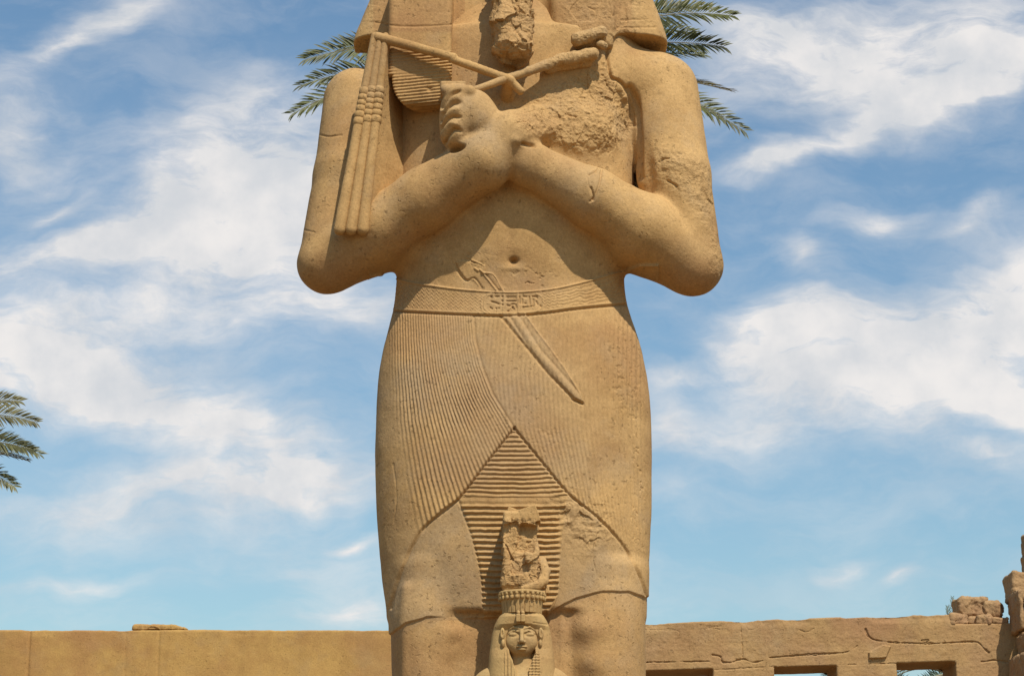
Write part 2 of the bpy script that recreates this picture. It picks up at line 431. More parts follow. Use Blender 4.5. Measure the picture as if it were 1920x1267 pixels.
# ================================================================== GROUND
gv = np.array([(-1500, -1500, 0), (1500, -1500, 0), (1500, 1500, 0), (-1500, 1500, 0)], float)
tag(mesh_np("ground", gv, [[0, 1, 2, 3]], M_SAND, smooth=False), kind='structure')

# ================================================================== COLOSSUS
root = empty("colossus_statue", (0, 0, 0))
tag(root, "tall tan sandstone pharaoh statue with arms crossed, pleated kilt and small queen before its legs", "statue")

def Zv(v, y=0.0): return P(CX, v, y)[2]
def row(v, uL, uR, bf, bb=.5):
    a, b = P(uL, v, 0), P(uR, v, 0); return (a[2], (a[0]+b[0])/2, (b[0]-a[0])/2, bf, bb)
torso = Stack([row(1190,729,1212,.61), row(1150,726,1213,.63), row(1100,718,1214,.65), row(1050,713,1217,.68), row(950,706,1221,.70), row(850,704,1222,.70),
    row(760,706,1219,.69), row(700,711,1212,.665), row(650,721,1201,.635), row(600,735,1182,.60), row(560,742,1172,.59), row(500,746,1167,.635),
    row(450,738,1177,.665), row(400,726,1188,.675), row(330,722,1190,.66), row(250,722,1190,.65), row(180,722,1192,.66), row(110,722,1195,.66), row(40,740,1185,.6)],
    2.35, Zv(1163), Zv(95), .05)
legL = Stack([row(1100,738,893,.56,.4), row(1160,728,891,.60,.4), row(1267,732,890,.60,.4), row(1500,742,885,.52,.4), (1.25,-.62,.33,.50,.4), (.9,-.62,.34,.6,.4)], 2.3, .9, Zv(1060), .1)
legR = Stack([row(1100,1040,1214,.56,.4), row(1160,1036,1213,.60,.4), row(1267,1038,1214,.60,.4), row(1500,1050,1208,.52,.4), (1.25,.66,.33,.50,.4), (.9,.66,.34,.6,.4)], 2.3, .9, Zv(1060), .1)
def pc(u, v, y): return P(u, v, y).astype(np.float32)
def chain(p, pts, k):
    d = None
    for (a, b) in zip(pts[:-1], pts[1:]):
        c = cone(p, pc(*a[:3]), pc(*b[:3]), a[3], b[3]); d = c if d is None else smin(d, c, k)
    return d
def body_sdf(p):
    d = torso(p)
    sh = cone(p, pc(722,185,.02), pc(1200,168,.02), .30, .335)
    d = smin(d, sh, .12)
    d = smin(d, cone(p, pc(960,20,.0), pc(960,120,.0), .46, .62), .15)
    d = smin(d, cone(p, pc(900,90,-.1), pc(765,168,-.05), .42, .33), .15)
    d = smin(d, cone(p, pc(1030,90,-.1), pc(1165,166,-.05), .42, .33), .15)
    d = smin(d, cone(p, pc(1120,152,-.16), pc(1215,166,-.08), .34, .335), .06)
    # legs, slab between them, feet
    d = smin(d, legL(p), .05); d = smin(d, legR(p), .05)
    d = smin(d, rbox(p, ((pc(1040,1200,-.4)[0]), -.2, 2.5), (.085, .36, Zv(1152)-2.5), .05), .05)
    d = smin(d, rbox(p, (0, -.1, 2.6), (.9, .42, 1.75), .05), .06)
    for sx in (-.62, .66): d = smin(d, ell(p, (sx, -.75, .98), (.3, .75, .32)), .1)
    # head (above the picture)
    d = smin(d, ell(p, (0, -.12, 10.75), (.62, .62, .92)), .15)
    d = smin(d, cone(p, (0, -.72, 10.75), (0, -.82, 10.5), .07, .14), .08)
    # upper arms
    d = smin(d, chain(p, [(672,193,-.03,.315), (653,330,-.20,.30), (614,493,-.26,.255)], .05), .05)
    d = smin(d, chain(p, [(1238,172,-.07,.342), (1264,330,-.27,.318), (1297,496,-.28,.262)], .05), .045)
    # forearms
    rf = chain(p, [(1297,497,-.29,.262), (1205,430,-.46,.30), (1110,372,-.64,.25), (990,308,-.76,.185), (935,262,-.80,.17)], .08)
    d = smin(d, rf, .05)
    d = smin(d, cone(p, pc(1270,482,-.15), pc(1178,436,-.28), .275, .33), .1)
    d = smin(d, cone(p, pc(640,480,-.15), pc(742,430,-.28), .275, .335), .1)
    lf = chain(p, [(614,495,-.27,.255), (715,428,-.46,.28), (800,374,-.62,.272), (905,303,-.83,.243), (956,256,-.83,.205), (1000,238,-.66,.19)], .08)
    d = smin(d, lf, .045)
    d = smin(d, ell(p, pc(1055,250,-.46), (.45, .25, .30)), .14)
    # stone left between arms and trunk, deep crease at the right armpit
    d = smin(d, cone(p, pc(1190,210,.18), pc(1192,430,.18), .24, .24), .05)
    d = smin(d, cone(p, pc(720,230,.18), pc(718,430,.18), .24, .24), .05)
    d = smax(d, -cone(p, pc(1192,196,-.55), pc(1203,350,-.53), .10, .115), .035)
    # fist of the far hand: back of the hand, four curled fingers, thumb side
    hd = ell(p, pc(888,218,-.87), (.195, .19, .235)); hd = smin(hd, cone(p, pc(940,268,-.80), pc(905,235,-.84), .165, .17), .08)
    d = smin(d, hd, .04)
    fist = ell(p, pc(856,220,-.90), (.145, .17, .285)); fist = smin(fist, cone(p, pc(858,185,-.94), pc(846,258,-.92), .105, .085), .06)
    d = smin(d, fist, .05)
    d = smin(d, cone(p, pc(880,172,-1.0), pc(838,170,-.98), .055, .05), .03)
    d = smin(d, rbox(p, pc(850,170,-.86), (.11, .12, .045), .02), .02)
    d = smax(d, -ell(p, pc(856,275,-1.02), (.075, .16, .04)), .025)
    return d

# ---- reliefs of the body
BT = curve([(715,512),(760,526),(795,533),(870,543),(950,548),(1010,545),(1060,537),(1125,520),(1165,507),(1200,495)])
BB = curve([(715,580),(765,585),(850,589),(945,592),(1010,588),(1080,579),(1170,570),(1215,566)])
def bt(u): return np.interp(u, BT[:, 0], BT[:, 1])
def bb(u): return np.interp(u, BB[:, 0], BB[:, 1])
HEML = [(715,1200),(732,1186),(760,1168),(800,1154),(850,1158),(905,1158),(935,1155)]
HEMR = [(1010,1158),(1040,1142),(1080,1120),(1130,1106),(1180,1108),(1213,1118),(1240,1125)]
HEM = np.array(HEML+HEMR, float)
def hem(u): return np.interp(u, HEM[:, 0], HEM[:, 1])
UR = np.array([(590,888),(640,892),(690,905),(740,925),(803,964),(840,985),(880,1010),(935,1045),(985,1075),(1100,1140)], float)  # v, u
UL = np.array([(590,757),(700,760),(788,767),(900,785),(980,803),(1100,830)], float)
UM = np.array([(590,935),(640,930),(700,925),(803,935),(935,985),(1000,1020),(1110,1100)], float)
APRON = [(964,803),(1065,925),(1060,945),(1052,1020),(1046,1112),(1030,1140),(905,1140),(902,1080),(886,1010),(860,935)]
THL = [(860,935),(830,955),(800,985),(776,1020),(756,1065),(742,1105),(725,1150),(720,1210),(800,1160),(908,1165),(902,1080),(886,1010)]
THR = [(1065,925),(1110,962),(1150,1000),(1180,1040),(1200,1080),(1214,1120),(1130,1110),(1035,1148),(1046,1112),(1052,1020),(1060,945)]
WLINE_L = curve([(964,803),(912,869),(860,935),(800,985),(776,1020),(756,1065),(742,1105),(733,1140)])
WLINE_R = curve([(964,803),(1015,865),(1065,925),(1110,962),(1150,1000),(1180,1040),(1200,1080),(1214,1120)])
BLADE = [(939,589),(984,588),(1008,623),(1034,657),(1062,697),(1085,735),(1093,756),(1076,748),(1029,701),(985,646)]
HANDLE = [(853,492),(868,487),(893,494),(910,501),(908,509),(922,513),(946,547),(905,545),(888,526),(874,524),(862,508)]
DMG_CHEST = [(946,208),(985,178),(1040,150),(1095,128),(1135,98),(1165,140),(1188,185),(1196,235),(1180,275),(1130,300),(1060,288),(1005,262),(985,268),(955,240)]
DMG_ARM = [(1222,262),(1260,268),(1300,280),(1345,310),(1360,440),(1362,545),(1345,548),(1325,500),(1316,440),(1285,385),(1235,345),(1200,335),(1215,300)]
CART = [(905,553),(1010,551),(1020,585),(908,590)]
# marks of the belt's cartouche: (line points, radius px)
GLY = [([(921,557),(921,559)],1.6),([(929,557),(935,557)],1.6),([(921,566),(928,568),(936,571)],1.6),([(941,557),(943,557)],1.3),([(941,565),(943,566)],1.5),([(942,572),(943,573)],1.4),
       ([(919,577),(923,580)],1.3),([(930,579),(931,580)],1.5),([(935,579),(936,579)],1.3),
       ([(950,557),(967,557)],1.1),([(950,560),(967,560)],1.2),([(950,565),(967,565)],1.4),([(951,573),(957,575),(960,571),(964,571)],1.5),([(956,583),(961,576)],1.4),([(961,577),(964,581)],1.4),([(952,584),(954,584)],1.3),([(967,572),(968,578)],1.2),
       ([(974,557),(975,570)],1.4),([(981,557),(987,557)],1.6),([(979,561),(979,571)],1.2),([(984,570),(986,570)],1.7),([(992,557),(993,572)],1.4),([(998,557),(1006,557),(1007,560)],1.5),([(1000,562),(1000,574)],1.3),([(1005,566),(1008,572)],1.3),([(1013,574),(1014,576)],1.5),([(980,577),(1000,575)],1.0)]
FRAME = [curve([(945,554),(943,588)]), curve([(971,552),(972,588)]), curve([(925,553),(913,557),(908,568),(909,580),(918,588)]), curve([(1005,552),(1015,558),(1018,568),(1016,578),(1008,584)]),
         curve([(925,550),(907,557),(903,568),(904,582),(914,590)])]

def body_disp(V, N, u, v, fr):
    n = len(u); d = np.zeros(n); rough = np.zeros(n); grey = np.zeros(n); red = np.zeros(n)
    big = fbm(V, 2.2, 3); med = fbm(V, 9, 3)
    d += .006*big + .0022*med
    tw = (V[:, 1] < .05)*fr*((u > 690) & (u < 1235))
    ub, vbp = bt(u), bb(u)
    wob = 1.3*fbm(V, 14, 2)
    inb = (v > ub-8) & (v < vbp+8) & (tw > 0)
    # belt
    b = sstep(v, ub-1.5, ub+1.5)*(1-sstep(v, vbp-1.5, vbp+1.5))
    d += tw*.012*b
    d += tw*inb*(.011*groove(v-ub-1, 2.0) + .005*groove(v-vbp+3, 2.0))
    d -= tw*inb*.014*groove(v-vbp-2, 2.2)
    cart = sstep(PD(u, v, CART), -1, 4)
    ft = (v-ub)/(vbp-ub)
    zz = np.abs(((u/9.0) % 1)-.5)*4-1
    k = 7.5 if True else 0
    d += tw*b*cart*.0023*np.sin(2*np.pi*(ft*k + .45*zz*sstep(1010-u, -60, 0) + (1-sstep(1010-u, -60, 0))*(.9*fbm(V, 16, 2))))*sstep(ft, .12, .2)*(1-sstep(ft, .85, .93))
    for pts in FRAME: d += tw*.006*groove(LD(u, v, pts), 1.3)
    for pts, r in GLY: d -= tw*.012*groove(LD(u, v, pts), r)
    # kilt
    kz = sstep(v, vbp, vbp+3)*(1-sstep(v, hem(u)-1, hem(u)+1))*tw
    dap, dtl, dtr = PD(u, v, APRON), PD(u, v, THL), PD(u, v, THR)
    apr = 1-sstep(dap, -1.5, 1.5); tl = 1-sstep(dtl, -1.5, 1.5); tr = 1-sstep(dtr, -1.5, 1.5)
    wrap = kz*(1-apr)*(1-tl)*(1-tr)
    uR, uL, uM = (np.interp(v, A[:, 0], A[:, 1]) for A in (UR, UL, UM))
    left = sstep(uR-u, -1, 1.5)*sstep(u, uL-34, uL+8)
    s = (u+wob*.5-uL)/(uR-uL)
    fade = (.70+.75*fbm(V, 2.4, 4))
    d += wrap*left*.0054*np.sin(2*np.pi*27*s)*np.clip(fade, .12, 1.12)
    d -= wrap*.009*groove(uR-u, 2.4)
    d += wrap*.006*sstep(uR-u, -3, 3)
    sR = (u-uM)/(1212-uM)
    right = sstep(u-uR, 2, 12)*(1-sstep(u, 1196, 1210))
    d += wrap*right*.0036*np.sin(2*np.pi*34*sR + 1.5*big)*np.clip(.55+.7*fbm(V, 2.2, 3), .05, 1)
    # wrap edges, apron ribs, thighs
    d += wrap*.010
    d -= tw*.017*groove(LD(u, v, WLINE_L), 2.3)*(v < hem(u)) + tw*.016*groove(LD(u, v, WLINE_R), 2.3)*(v < hem(u))
    vv = v + wob*1.2 + .00035*(u-960)**2*np.where(v < 930, 1, .3)
    per = np.where(v < 932, 8.7, 10.8); ph = np.where(v < 932, (vv-812)/8.7, (vv-932)/10.8)
    ww = ph % 1; saw = np.where(ww < .62, ww/.62, (1-ww)/.38)
    rib = np.where(v < 932, .016, .025)*(saw-.5)
    d += tw*apr*rib*(1-.75*sstep(u, 1042, 1052)*(v > 955))*np.clip(.95+.5*fbm(V, 4, 2), .4, 1.15)*(1-.85*(1-sstep(np.abs(v-938), 4, 10))) + tw*apr*.004
    d -= tw*.010*groove(LD(u, v, curve([(860,937),(886,1010),(902,1080),(906,1135)])), 2.2)
    d += tw*tl*(.018*np.exp(-((u-835)/60)**2-((v-1070)/70)**2))
    # worn patches on the right thigh
    wp = np.exp(-((u-1105)/38)**2-((v-985)/45)**2) + np.exp(-((u-1060)/30)**2-((v-960)/40)**2)
    d += tw*wp*.020*(ridged(V, 9, 3)+.6*facet(V, 9, wp)); rough += tw*wp*.5
    # hem step, legs, knees
    below = sstep(v, hem(u)-1.5, hem(u)+2)*(V[:, 1] < .05)*((u < 935) | (u > 1010))
    hw = 2.2*fbm(V, 7, 2)
    d -= .017*sstep(v+hw, hem(u)-1.5, hem(u)+2.5)*(V[:, 1] < .2)*((u < 940) | (u > 1008))
    d += fr*below*(.060*np.exp(-((u-848)/30)**2-((v-1194)/32)**2) + .046*np.exp(-((u-1102)/36)**2-((v-1178)/28)**2) + .034*np.exp(-((u-1110)/36)**2-((v-1240)/26)**2))
    d -= fr*below*(.02*np.exp(-((u-848)/22)**2-((v-1203)/16)**2) + .010*np.exp(-((u-1045)/12)**2-((v-1215)/50)**2))
    red += below*(.55*(u < 960)+.3*(u > 960))*np.clip(.7+fbm(V, 3, 3), 0, 1.2)
    grey += tw*(tl*.45+tr*.3) + kz*.75*np.clip(np.exp(-((u-930)/150)**2-((v-760)/170)**2)+.35*fbm(V, 2, 3), 0, 1)
    # dagger: blade and falcon-headed handle
    db, dh = PD(u, v, BLADE), PD(u, v, HANDLE)
    edge = 2.5*fbm(V, 20, 2)
    bl = 1-sstep(db+edge*.5, -3, 1); d += tw*bl*.009*sstep(v, bb(u)-2, bb(u)+2)
    mid = LD(u, v, [(962,590),(1006,660),(1086,750)]); d += tw*bl*(.007*groove(mid, 5) - .006*groove(np.abs(mid-8), 2.5))
    d -= tw*.012*groove(LD(u, v, [(937,592),(1028,702),(1076,750),(1092,758)]) + edge*.4, 2.3)
    d += tw*.012*groove(LD(u, v, [(984,590),(1008,624),(1034,658),(1062,698),(1085,736),(1092,752)]), 1.6)
    d -= tw*.012*groove(LD(u, v, [(1072,749),(1092,757)]), 1.6)
    hl = (1-sstep(dh, -2, 1)); d += tw*hl*.007
    d -= tw*.010*groove(LD(u, v, curve([(854,494),(858,508),(866,520),(876,526),(890,522),(904,541)])), 2.0)
    for pts in ([(885,488),(900,494),(908,499)], [(900,506),(908,512),(922,513),(932,525),(944,547)], [(904,510),(918,528),(932,546)], [(890,503),(897,508)]):
        d += tw*.010*groove(LD(u, v, curve(pts)), 1.5)
    d -= tw*.008*groove(LD(u, v, [(912,516),(926,534),(936,546)]), 2)
    grey += tw*.5*np.exp(-((u-960)/120)**2-((v-545)/40)**2)+tw*bl*.3
    red += tw*.45*np.exp(-((u-985)/70)**2-((v-530)/16)**2)
    # navel
    d -= tw*(.060*np.exp(-((u-963)/7.5)**2-((v-489)/5.5)**2) + .014*np.exp(-((u-962)/22)**2-((v-487)/17)**2) + .006*np.exp(-((u-958)/9)**2-((v-455)/40)**2))
    d += tw*.012*np.exp(-((u-962)/20)**2-((v-503)/6)**2)
    # pits under the navel and over the right of the kilt
    pn = fbm(V, 24, 3, .7)*1.5; pn2 = fbm(V+5, 22, 3, .7)*1.5
    pz = np.exp(-((u-1000)/45)**2-((v-524)/20)**2) + .5*np.exp(-((u-880)/30)**2-((v-485)/18)**2)
    pz2 = np.clip(.6*np.exp(-((u-1165)/30)**2-((v-690)/110)**2) + .6*np.exp(-((u-1195)/14)**2-((v-900)/150)**2) + .35*np.exp(-((u-1020)/50)**2-((v-820)/45)**2), 0, 1)
    d -= tw*.010*pz*sstep(pn, .2, .6) + tw*.010*pz2*sstep(pn2, .3, .55)
    # broken chest and outer arm
    dc = PD(u, v, DMG_CHEST)+6*fbm(V, 8, 2); mc = (1-sstep(dc, -24, 3))*fr
    d += mc*(.026*fbm(V, 2.6, 3)+.015*facet(V, 4.0, mc)+.006*facet(V, 12, mc)+.010*ridged(V, 8, 3)+.008*ridged(V, 17, 3)+.004*vnoise(V*55)-.014); rough += mc; red += mc*.12
    da = PD(u, v, DMG_ARM)+7*fbm(V, 7, 3); ma = (1-sstep(da, -26, 8))*fr
    d += ma*(.014*fbm(V, 4, 3)+.006*facet(V, 6, ma)+.008*ridged(V, 12, 4)+.005*fbm(V, 30, 2)-.006); rough += ma*.9; grey += ma*.2
    for pts in ([(1236,303),(1243,298),(1254,297)], [(1252,340),(1262,345),(1268,350)], [(1105,328),(1116,322),(1122,316)], [(1108,352),(1112,368),(1107,378)], [(1065,213),(1072,216),(1080,219)], [(1128,318),(1124,345),(1112,375)]):
        d -= fr*.016*groove(LD(u, v, curve(pts))+wob, 2.0)
    d -= fr*.03*groove(LD(u, v, curve([(1138,98),(1140,120),(1146,145),(1160,152),(1172,165),(1182,190),(1184,235)])), 3.0)
    grey += fr*.5*np.exp(-((u-1080)/55)**2-((v-335)/45)**2)*(V[:, 1] < -.4) + fr*.45*np.exp(-((u-890)/55)**2-((v-215)/55)**2)
    # old stone against paler repairs, brown stains
    old = sstep(fbm(V+3, 1.1, 4), -.05, .25)
    grey += fr*.30*old; red += fr*.35*sstep(fbm(V+11, 1.4, 4), .05, .35)
    red += fr*(.5*np.exp(-((u-650)/60)**2-((v-505)/35)**2)+.5*np.exp(-((u-1310)/40)**2-((v-520)/30)**2)+.4*np.exp(-((u-1110)/22)**2-((v-395)/22)**2))
    rep = np.exp(-((u-1235)/75)**4-((v-190)/75)**4)+np.exp(-((u-1210)/80)**4-((v-385)/60)**4)
    grey -= fr*.5*rep; red -= fr*.4*rep
    d += fr*.02*np.exp(-((u-968)/11)**2-((v-263)/9)**2) - fr*.03*groove(LD(u, v, curve([(980,270),(988,272),(1003,273)])), 3.2)*(V[:, 1] < -.5)
    d -= fr*.055*groove(LD(u, v, curve([(1181,166),(1191,190),(1196,255),(1198,332)])), 6.5)*(V[:, 1] < 0)
    # fingers of the fist: grooves between, ridges along
    for pts in ([(862,171),(848,176),(836,190),(829,203)], [(866,192),(848,195),(834,211),(826,228)], [(864,220),(846,220),(832,234),(823,252)], [(868,247),(852,243),(840,256),(832,272)]):
        d -= fr*.034*groove(LD(u, v, curve(pts)), 3.6)*(V[:, 1] < -.7)*sstep(872-u, 0, 16)
    for pts in ([(856,182),(842,188),(831,206)], [(858,205),(842,209),(829,228)], [(858,233),(842,232),(828,252)]):
        d += fr*.016*groove(LD(u, v, curve(pts)), 5.5)*(V[:, 1] < -.7)
    # thin joints and cracks
    for pts, k in (([(596,252),(615,256),(640,254)], .8), ([(1180,96),(1183,118),(1179,150)], .8), ([(1100,322),(1104,350),(1112,378)], .5), ([(566,430),(590,436)], .4), ([(1172,640),(1180,700),(1176,760)], .5),
                   ([(740,870),(746,930),(741,980)], .4), ([(1120,1000),(1112,1040),(1118,1075)], .6), ([(1155,1120),(1160,1180),(1152,1260)], .5)):
        d -= fr*.010*k*groove(LD(u, v, curve(pts))+2.2*fbm(V, 6, 3), 1.4)
    wear = np.clip(np.stack([rough, grey, red], 1), 0, 1)
    return d, wear

V, F, wr, N, UV = sdf_build(body_sdf, (-2.15, -1.35, .85), (2.15, .95, 11.8), .021, 2, body_disp)
fc = UV[F].mean(1); cen = V[F].mean(1); uu, vv = fc.T
trunk = (uu > 700-20) & (uu < 1240) & (np.abs(cen[:, 0]) < 1.25)
front = cen[:, 1] < .6
elbow = ((uu < 737) | (uu > 1182)) & (vv < 562)
lab = np.zeros(len(F), int)
vb_, vt_ = bb(uu), bt(uu)
lab[trunk & ~elbow & (vv > vt_) & (vv <= vb_)] = 1
lab[trunk & (vv > vb_) & (vv < hem(uu)) & ~elbow] = 2
ff = cen[:, 1] < -.1
lab[(lab == 2) & ff & (PD(uu, vv, APRON) < 0)] = 3
lab[(lab == 2) & ff & (PD(uu, vv, BLADE) < 1)] = 4
lab[(lab == 0) & ff & (PD(uu, vv, HANDLE) < 1)] = 5
parts = {}
def part_from(i, name, parent):
    sel = F[lab == i]; v_, f_, w_, n_ = compact(V, sel, wr, N)
    return mesh_np(name, v_, f_, M_STATUE, parent, True, w_, n_)
body = part_from(0, "body", root)
kilt = part_from(2, "kilt", root); part_from(3, "apron", kilt)
belt = part_from(1, "belt", root)
dag = part_from(4, "dagger", root); part_from(5, "dagger_handle", dag)

# ---- generic worn stone displacement
def worn(amp=.006, rgh=0.0, ramp=.02, grey_=0.0, red_=0.0, extra=None):
    def fn(V, N, u, v, fr):
        d = amp*fbm(V, 3.5, 3)+amp*.35*fbm(V, 14, 3)
        wr = np.zeros((len(u), 3)); wr[:, 0] = rgh; wr[:, 1] = grey_; wr[:, 2] = red_
        if rgh: d = d+rgh*ramp*(1.1*facet(V, 5)+.45*facet(V, 13)+.35*ridged(V, 14, 3)+.7*fbm(V, 4, 3))
        if extra: d, wr = extra(V, N, u, v, fr, d, wr)
        return d, np.clip(wr, 0, 1)
    return fn
def sdf_obj(name, f, lo, hi, h, levels, disp, mat, parent, label=None):
    v_, f_, w_, n_, _ = sdf_build(f, lo, hi, h, levels, disp)
    o = mesh_np(name, v_, f_, mat, parent, True, w_)
    if label: o['label'] = label
    return o

# ---- headcloth: hood, two lappets
hood = Stack([row(110,662,1252,.46,.05), row(85,667,1247,.46,.05), row(40,686,1231,.46,.06), row(0,704,1216,.45,.12), row(-90,735,1185,.45,.4), (10.9,0,.98,.42,.55), (11.5,0,.72,.40,.6), (12.0,0,.35,.3,.4)], 5.0, Zv(82, -.2), 11.75, .018)
def hood_sdf(p):
    d = hood(p)
    z = p[:, 2]; x = p[:, 0]
    # lappets on the chest
    a, b = pc(727,205,-.6), pc(848,100,-.6)
    c = (a+b)/2; l = rbox(p, (c[0], -.43, c[2]+.35), ((b[0]-a[0])/2, .31, (b[2]-a[2])/2+.35), .05)
    rnd = cone(p, pc(800,148,-.2), pc(800,148,-.9), .30, .30); l = np.where(z < pc(0,148,-.65)[2], smax(l, rnd, .02), l)
    a2, b2 = pc(1035,86,-.6), pc(1150,-20,-.6); c2 = (a2+b2)/2
    r = rbox(p, (c2[0], -.33, c2[2]), ((b2[0]-a2[0])/2, .25, (b2[2]-a2[2])/2), .06)
    d = smin(d, l, .03); d = smin(d, r, .14)
    # opening for the face and throat
    return smax(d, -ell(p, (0, -.75, 10.6), (.52, .75, .95)), .05)
def hood_x(V, N, u, v, fr, d, wr):
    lp = (u > 724) & (u < 850) & (v > 96) & (v < 212)
    vv = v+.10*(u-780)
    worn_ = np.clip(1.1*np.exp(-((u-760)/30)**2-((v-128)/14)**2), 0, 1)
    d = d+fr*lp*.0058*np.sin(2*np.pi*vv/6.0)*(1-worn_)
    d -= fr*.02*np.exp(-((u-806)/5)**2-((v-167)/4)**2)
    dm = sstep(u, 1040, 1070)*(1-sstep(u, 1180, 1215))*fr
    edge = sstep(v, 60, 85)*((u < 700) | (u > 1180))
    m = np.clip(dm+.6*edge*fr+.5*fr*(v < 40)*np.exp(-((u-700)/14)**2), 0, 1)
    d = d+m*(.012*facet(V, 4, m)+.006*ridged(V, 14, 3)+.010*fbm(V, 3, 3))
    for pts in ([(705,43),(760,50),(850,46),(866,40)], [(1140,0),(1152,40),(1160,55)], [(1165,38),(1215,37)], [(1160,52),(1228,52)], [(1170,60),(1178,68)], [(1100,12),(1115,20)]):
        d -= fr*.007*groove(LD(u, v, curve(pts))+2.2*fbm(V, 10, 2), 1.6)
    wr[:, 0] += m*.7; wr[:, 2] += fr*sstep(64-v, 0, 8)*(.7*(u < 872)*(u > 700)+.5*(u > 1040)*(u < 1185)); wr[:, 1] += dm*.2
    return d, wr
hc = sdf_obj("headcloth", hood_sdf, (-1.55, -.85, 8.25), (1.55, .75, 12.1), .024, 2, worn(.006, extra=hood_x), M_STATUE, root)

# ---- beard
def beard_sdf(p):
    d = rbox(p, pc(961,10,-.72), (.155, .22, .50), .07)
    d = smin(d, ell(p, pc(963,92,-.80), (.165, .20, .13)), .05)
    d = smin(d, ell(p, pc(945,45,-.86), (.10, .14, .2)), .04)
    return d
sdf_obj("beard", beard_sdf, (-.45, -1.3, 8.4), (.45, -.3, 10.4), .018, 2, worn(.008, 1.0, .034, .1, .35), M_STATUE, root, "dark broken stone beard with rough front")

# ---- flail: handle, slab behind, three beaded strands
def strand_pts(i):
    top = P(702+10.5*i, 68, -.80); bot = P(637+21.5*i, 430, -.74); return top, bot
def slab_sdf(p):
    t0, b0 = P(695, 64, -.8), P(627, 436, -.74); t1, b1 = P(731, 64, -.8), P(690, 436, -.74)
    z = p[:, 2]; s = np.clip((t0[2]-z)/(t0[2]-b0[2]), -.05, 1.05)
    yf = -.795+.06*s
    dep = np.clip((p[:, 1]-yf)/.5, 0, 1.2)
    xl = t0[0]+(b0[0]-t0[0])*s+.02; xr = t1[0]-.005+(b1[0]-t1[0])*s + dep*(.10+.22*np.clip(s*1.6, 0, 1))
    d = np.maximum(np.maximum(xl-p[:, 0], p[:, 0]-xr), np.maximum(yf-p[:, 1], p[:, 1]+.0))
    return smax(d, np.maximum(z-t0[2], b0[2]-z+.02), .04)
def flail_sdf(p):
    d = smax(slab_sdf(p), -1e3*np.ones(len(p)), .01)+.0
    d = smin(d, cone(p, pc(708,70,-.80), pc(850,108,-.84), .046, .040), .03)
    d = smin(d, cone(p, pc(850,112,-.84), pc(957,150,-.84), .036, .036), .01)
    d = smin(d, cone(p, pc(953,148,-.84), pc(976,171,-.80), .034, .034), .02)
    d = smin(d, cone(p, pc(952,158,-.78), pc(952,180,-.62), .045, .085), .04)
    return d
flail = sdf_obj("flail", flail_sdf, (-1.75, -1.05, 7.0), (.3, .15, 9.75), .018, 2, worn(.005), M_STATUE, root)
def strand_sdf(i):
    a, b = strand_pts(i); a32 = a.astype(np.float32); ba = (b-a).astype(np.float32); L2 = float(ba @ ba)
    cuts = np.array([(v-68)/364 for v in ([166,178,189,199,210,221,234] if i != 0 else [168,181,192,202,213,225,238])])
    def f(p):
        pa = p-a32; t = np.clip((pa @ ba)/L2, 0, 1); q = pa-t[:, None]*ba
        r = .032+.021*t
        bead = np.zeros(len(p))
        for c0, c1 in zip(cuts[:-1], cuts[1:]):
            m = (t >= c0) & (t < c1); bead[m] = .011*np.sin(np.pi*(t[m]-c0)/(c1-c0))**.5-.002
        return np.sqrt((q*q).sum(1))-(r+bead)
    lo = np.minimum(a, b)-.1; hi = np.maximum(a, b)+.1
    return f, lo, hi
for i in range(3):
    f, lo, hi = strand_sdf(i)
    sdf_obj("flail_strand", f, lo, hi, .016, 2, worn(.003), M_STATUE, flail)

# ---- crook, broken
def crook_sdf(p):
    d = cone(p, pc(893,168,-.90), pc(990,134,-.80), .033, .036)
    d = smin(d, cone(p, pc(990,134,-.80), pc(1052,113,-.74), .040, .046), .02)
    d = smin(d, cone(p, pc(1050,113,-.74), pc(1112,101,-.68), .054, .050), .01)
    d = smin(d, cone(p, pc(1030,124,-.68), pc(1100,110,-.60), .06, .07), .03)
    h = cone(p, pc(1083,74,-.74), pc(1128,60,-.72), .056, .048)
    h = smin(h, cone(p, pc(1088,80,-.66), pc(1124,68,-.62), .06, .06), .03)
    h = smin(h, cone(p, pc(1124,82,-.70), pc(1133,87,-.68), .03, .03), .01)
    return np.minimum(d, h)
def crook_x(V, N, u, v, fr, d, wr):
    m = sstep(u, 1000, 1030); d = d+m*.012*ridged(V, 12, 3); wr[:, 0] += .6*m; wr[:, 1] += .3; return d, wr
sdf_obj("crook", crook_sdf, (-.45, -1.1, 8.3), (.95, -.45, 9.8), .014, 2, worn(.004, extra=crook_x), M_STATUE, root)

# ---- pedestal (below the picture)
def ped_sdf(p): return rbox(p, (0, -.25, .45), (1.5, 1.75, .46), .04)
sdf_obj("pedestal", ped_sdf, (-1.7, -2.2, -.1), (1.7, 1.7, 1.1), .06, 0, worn(.01), M_STATUE, root)

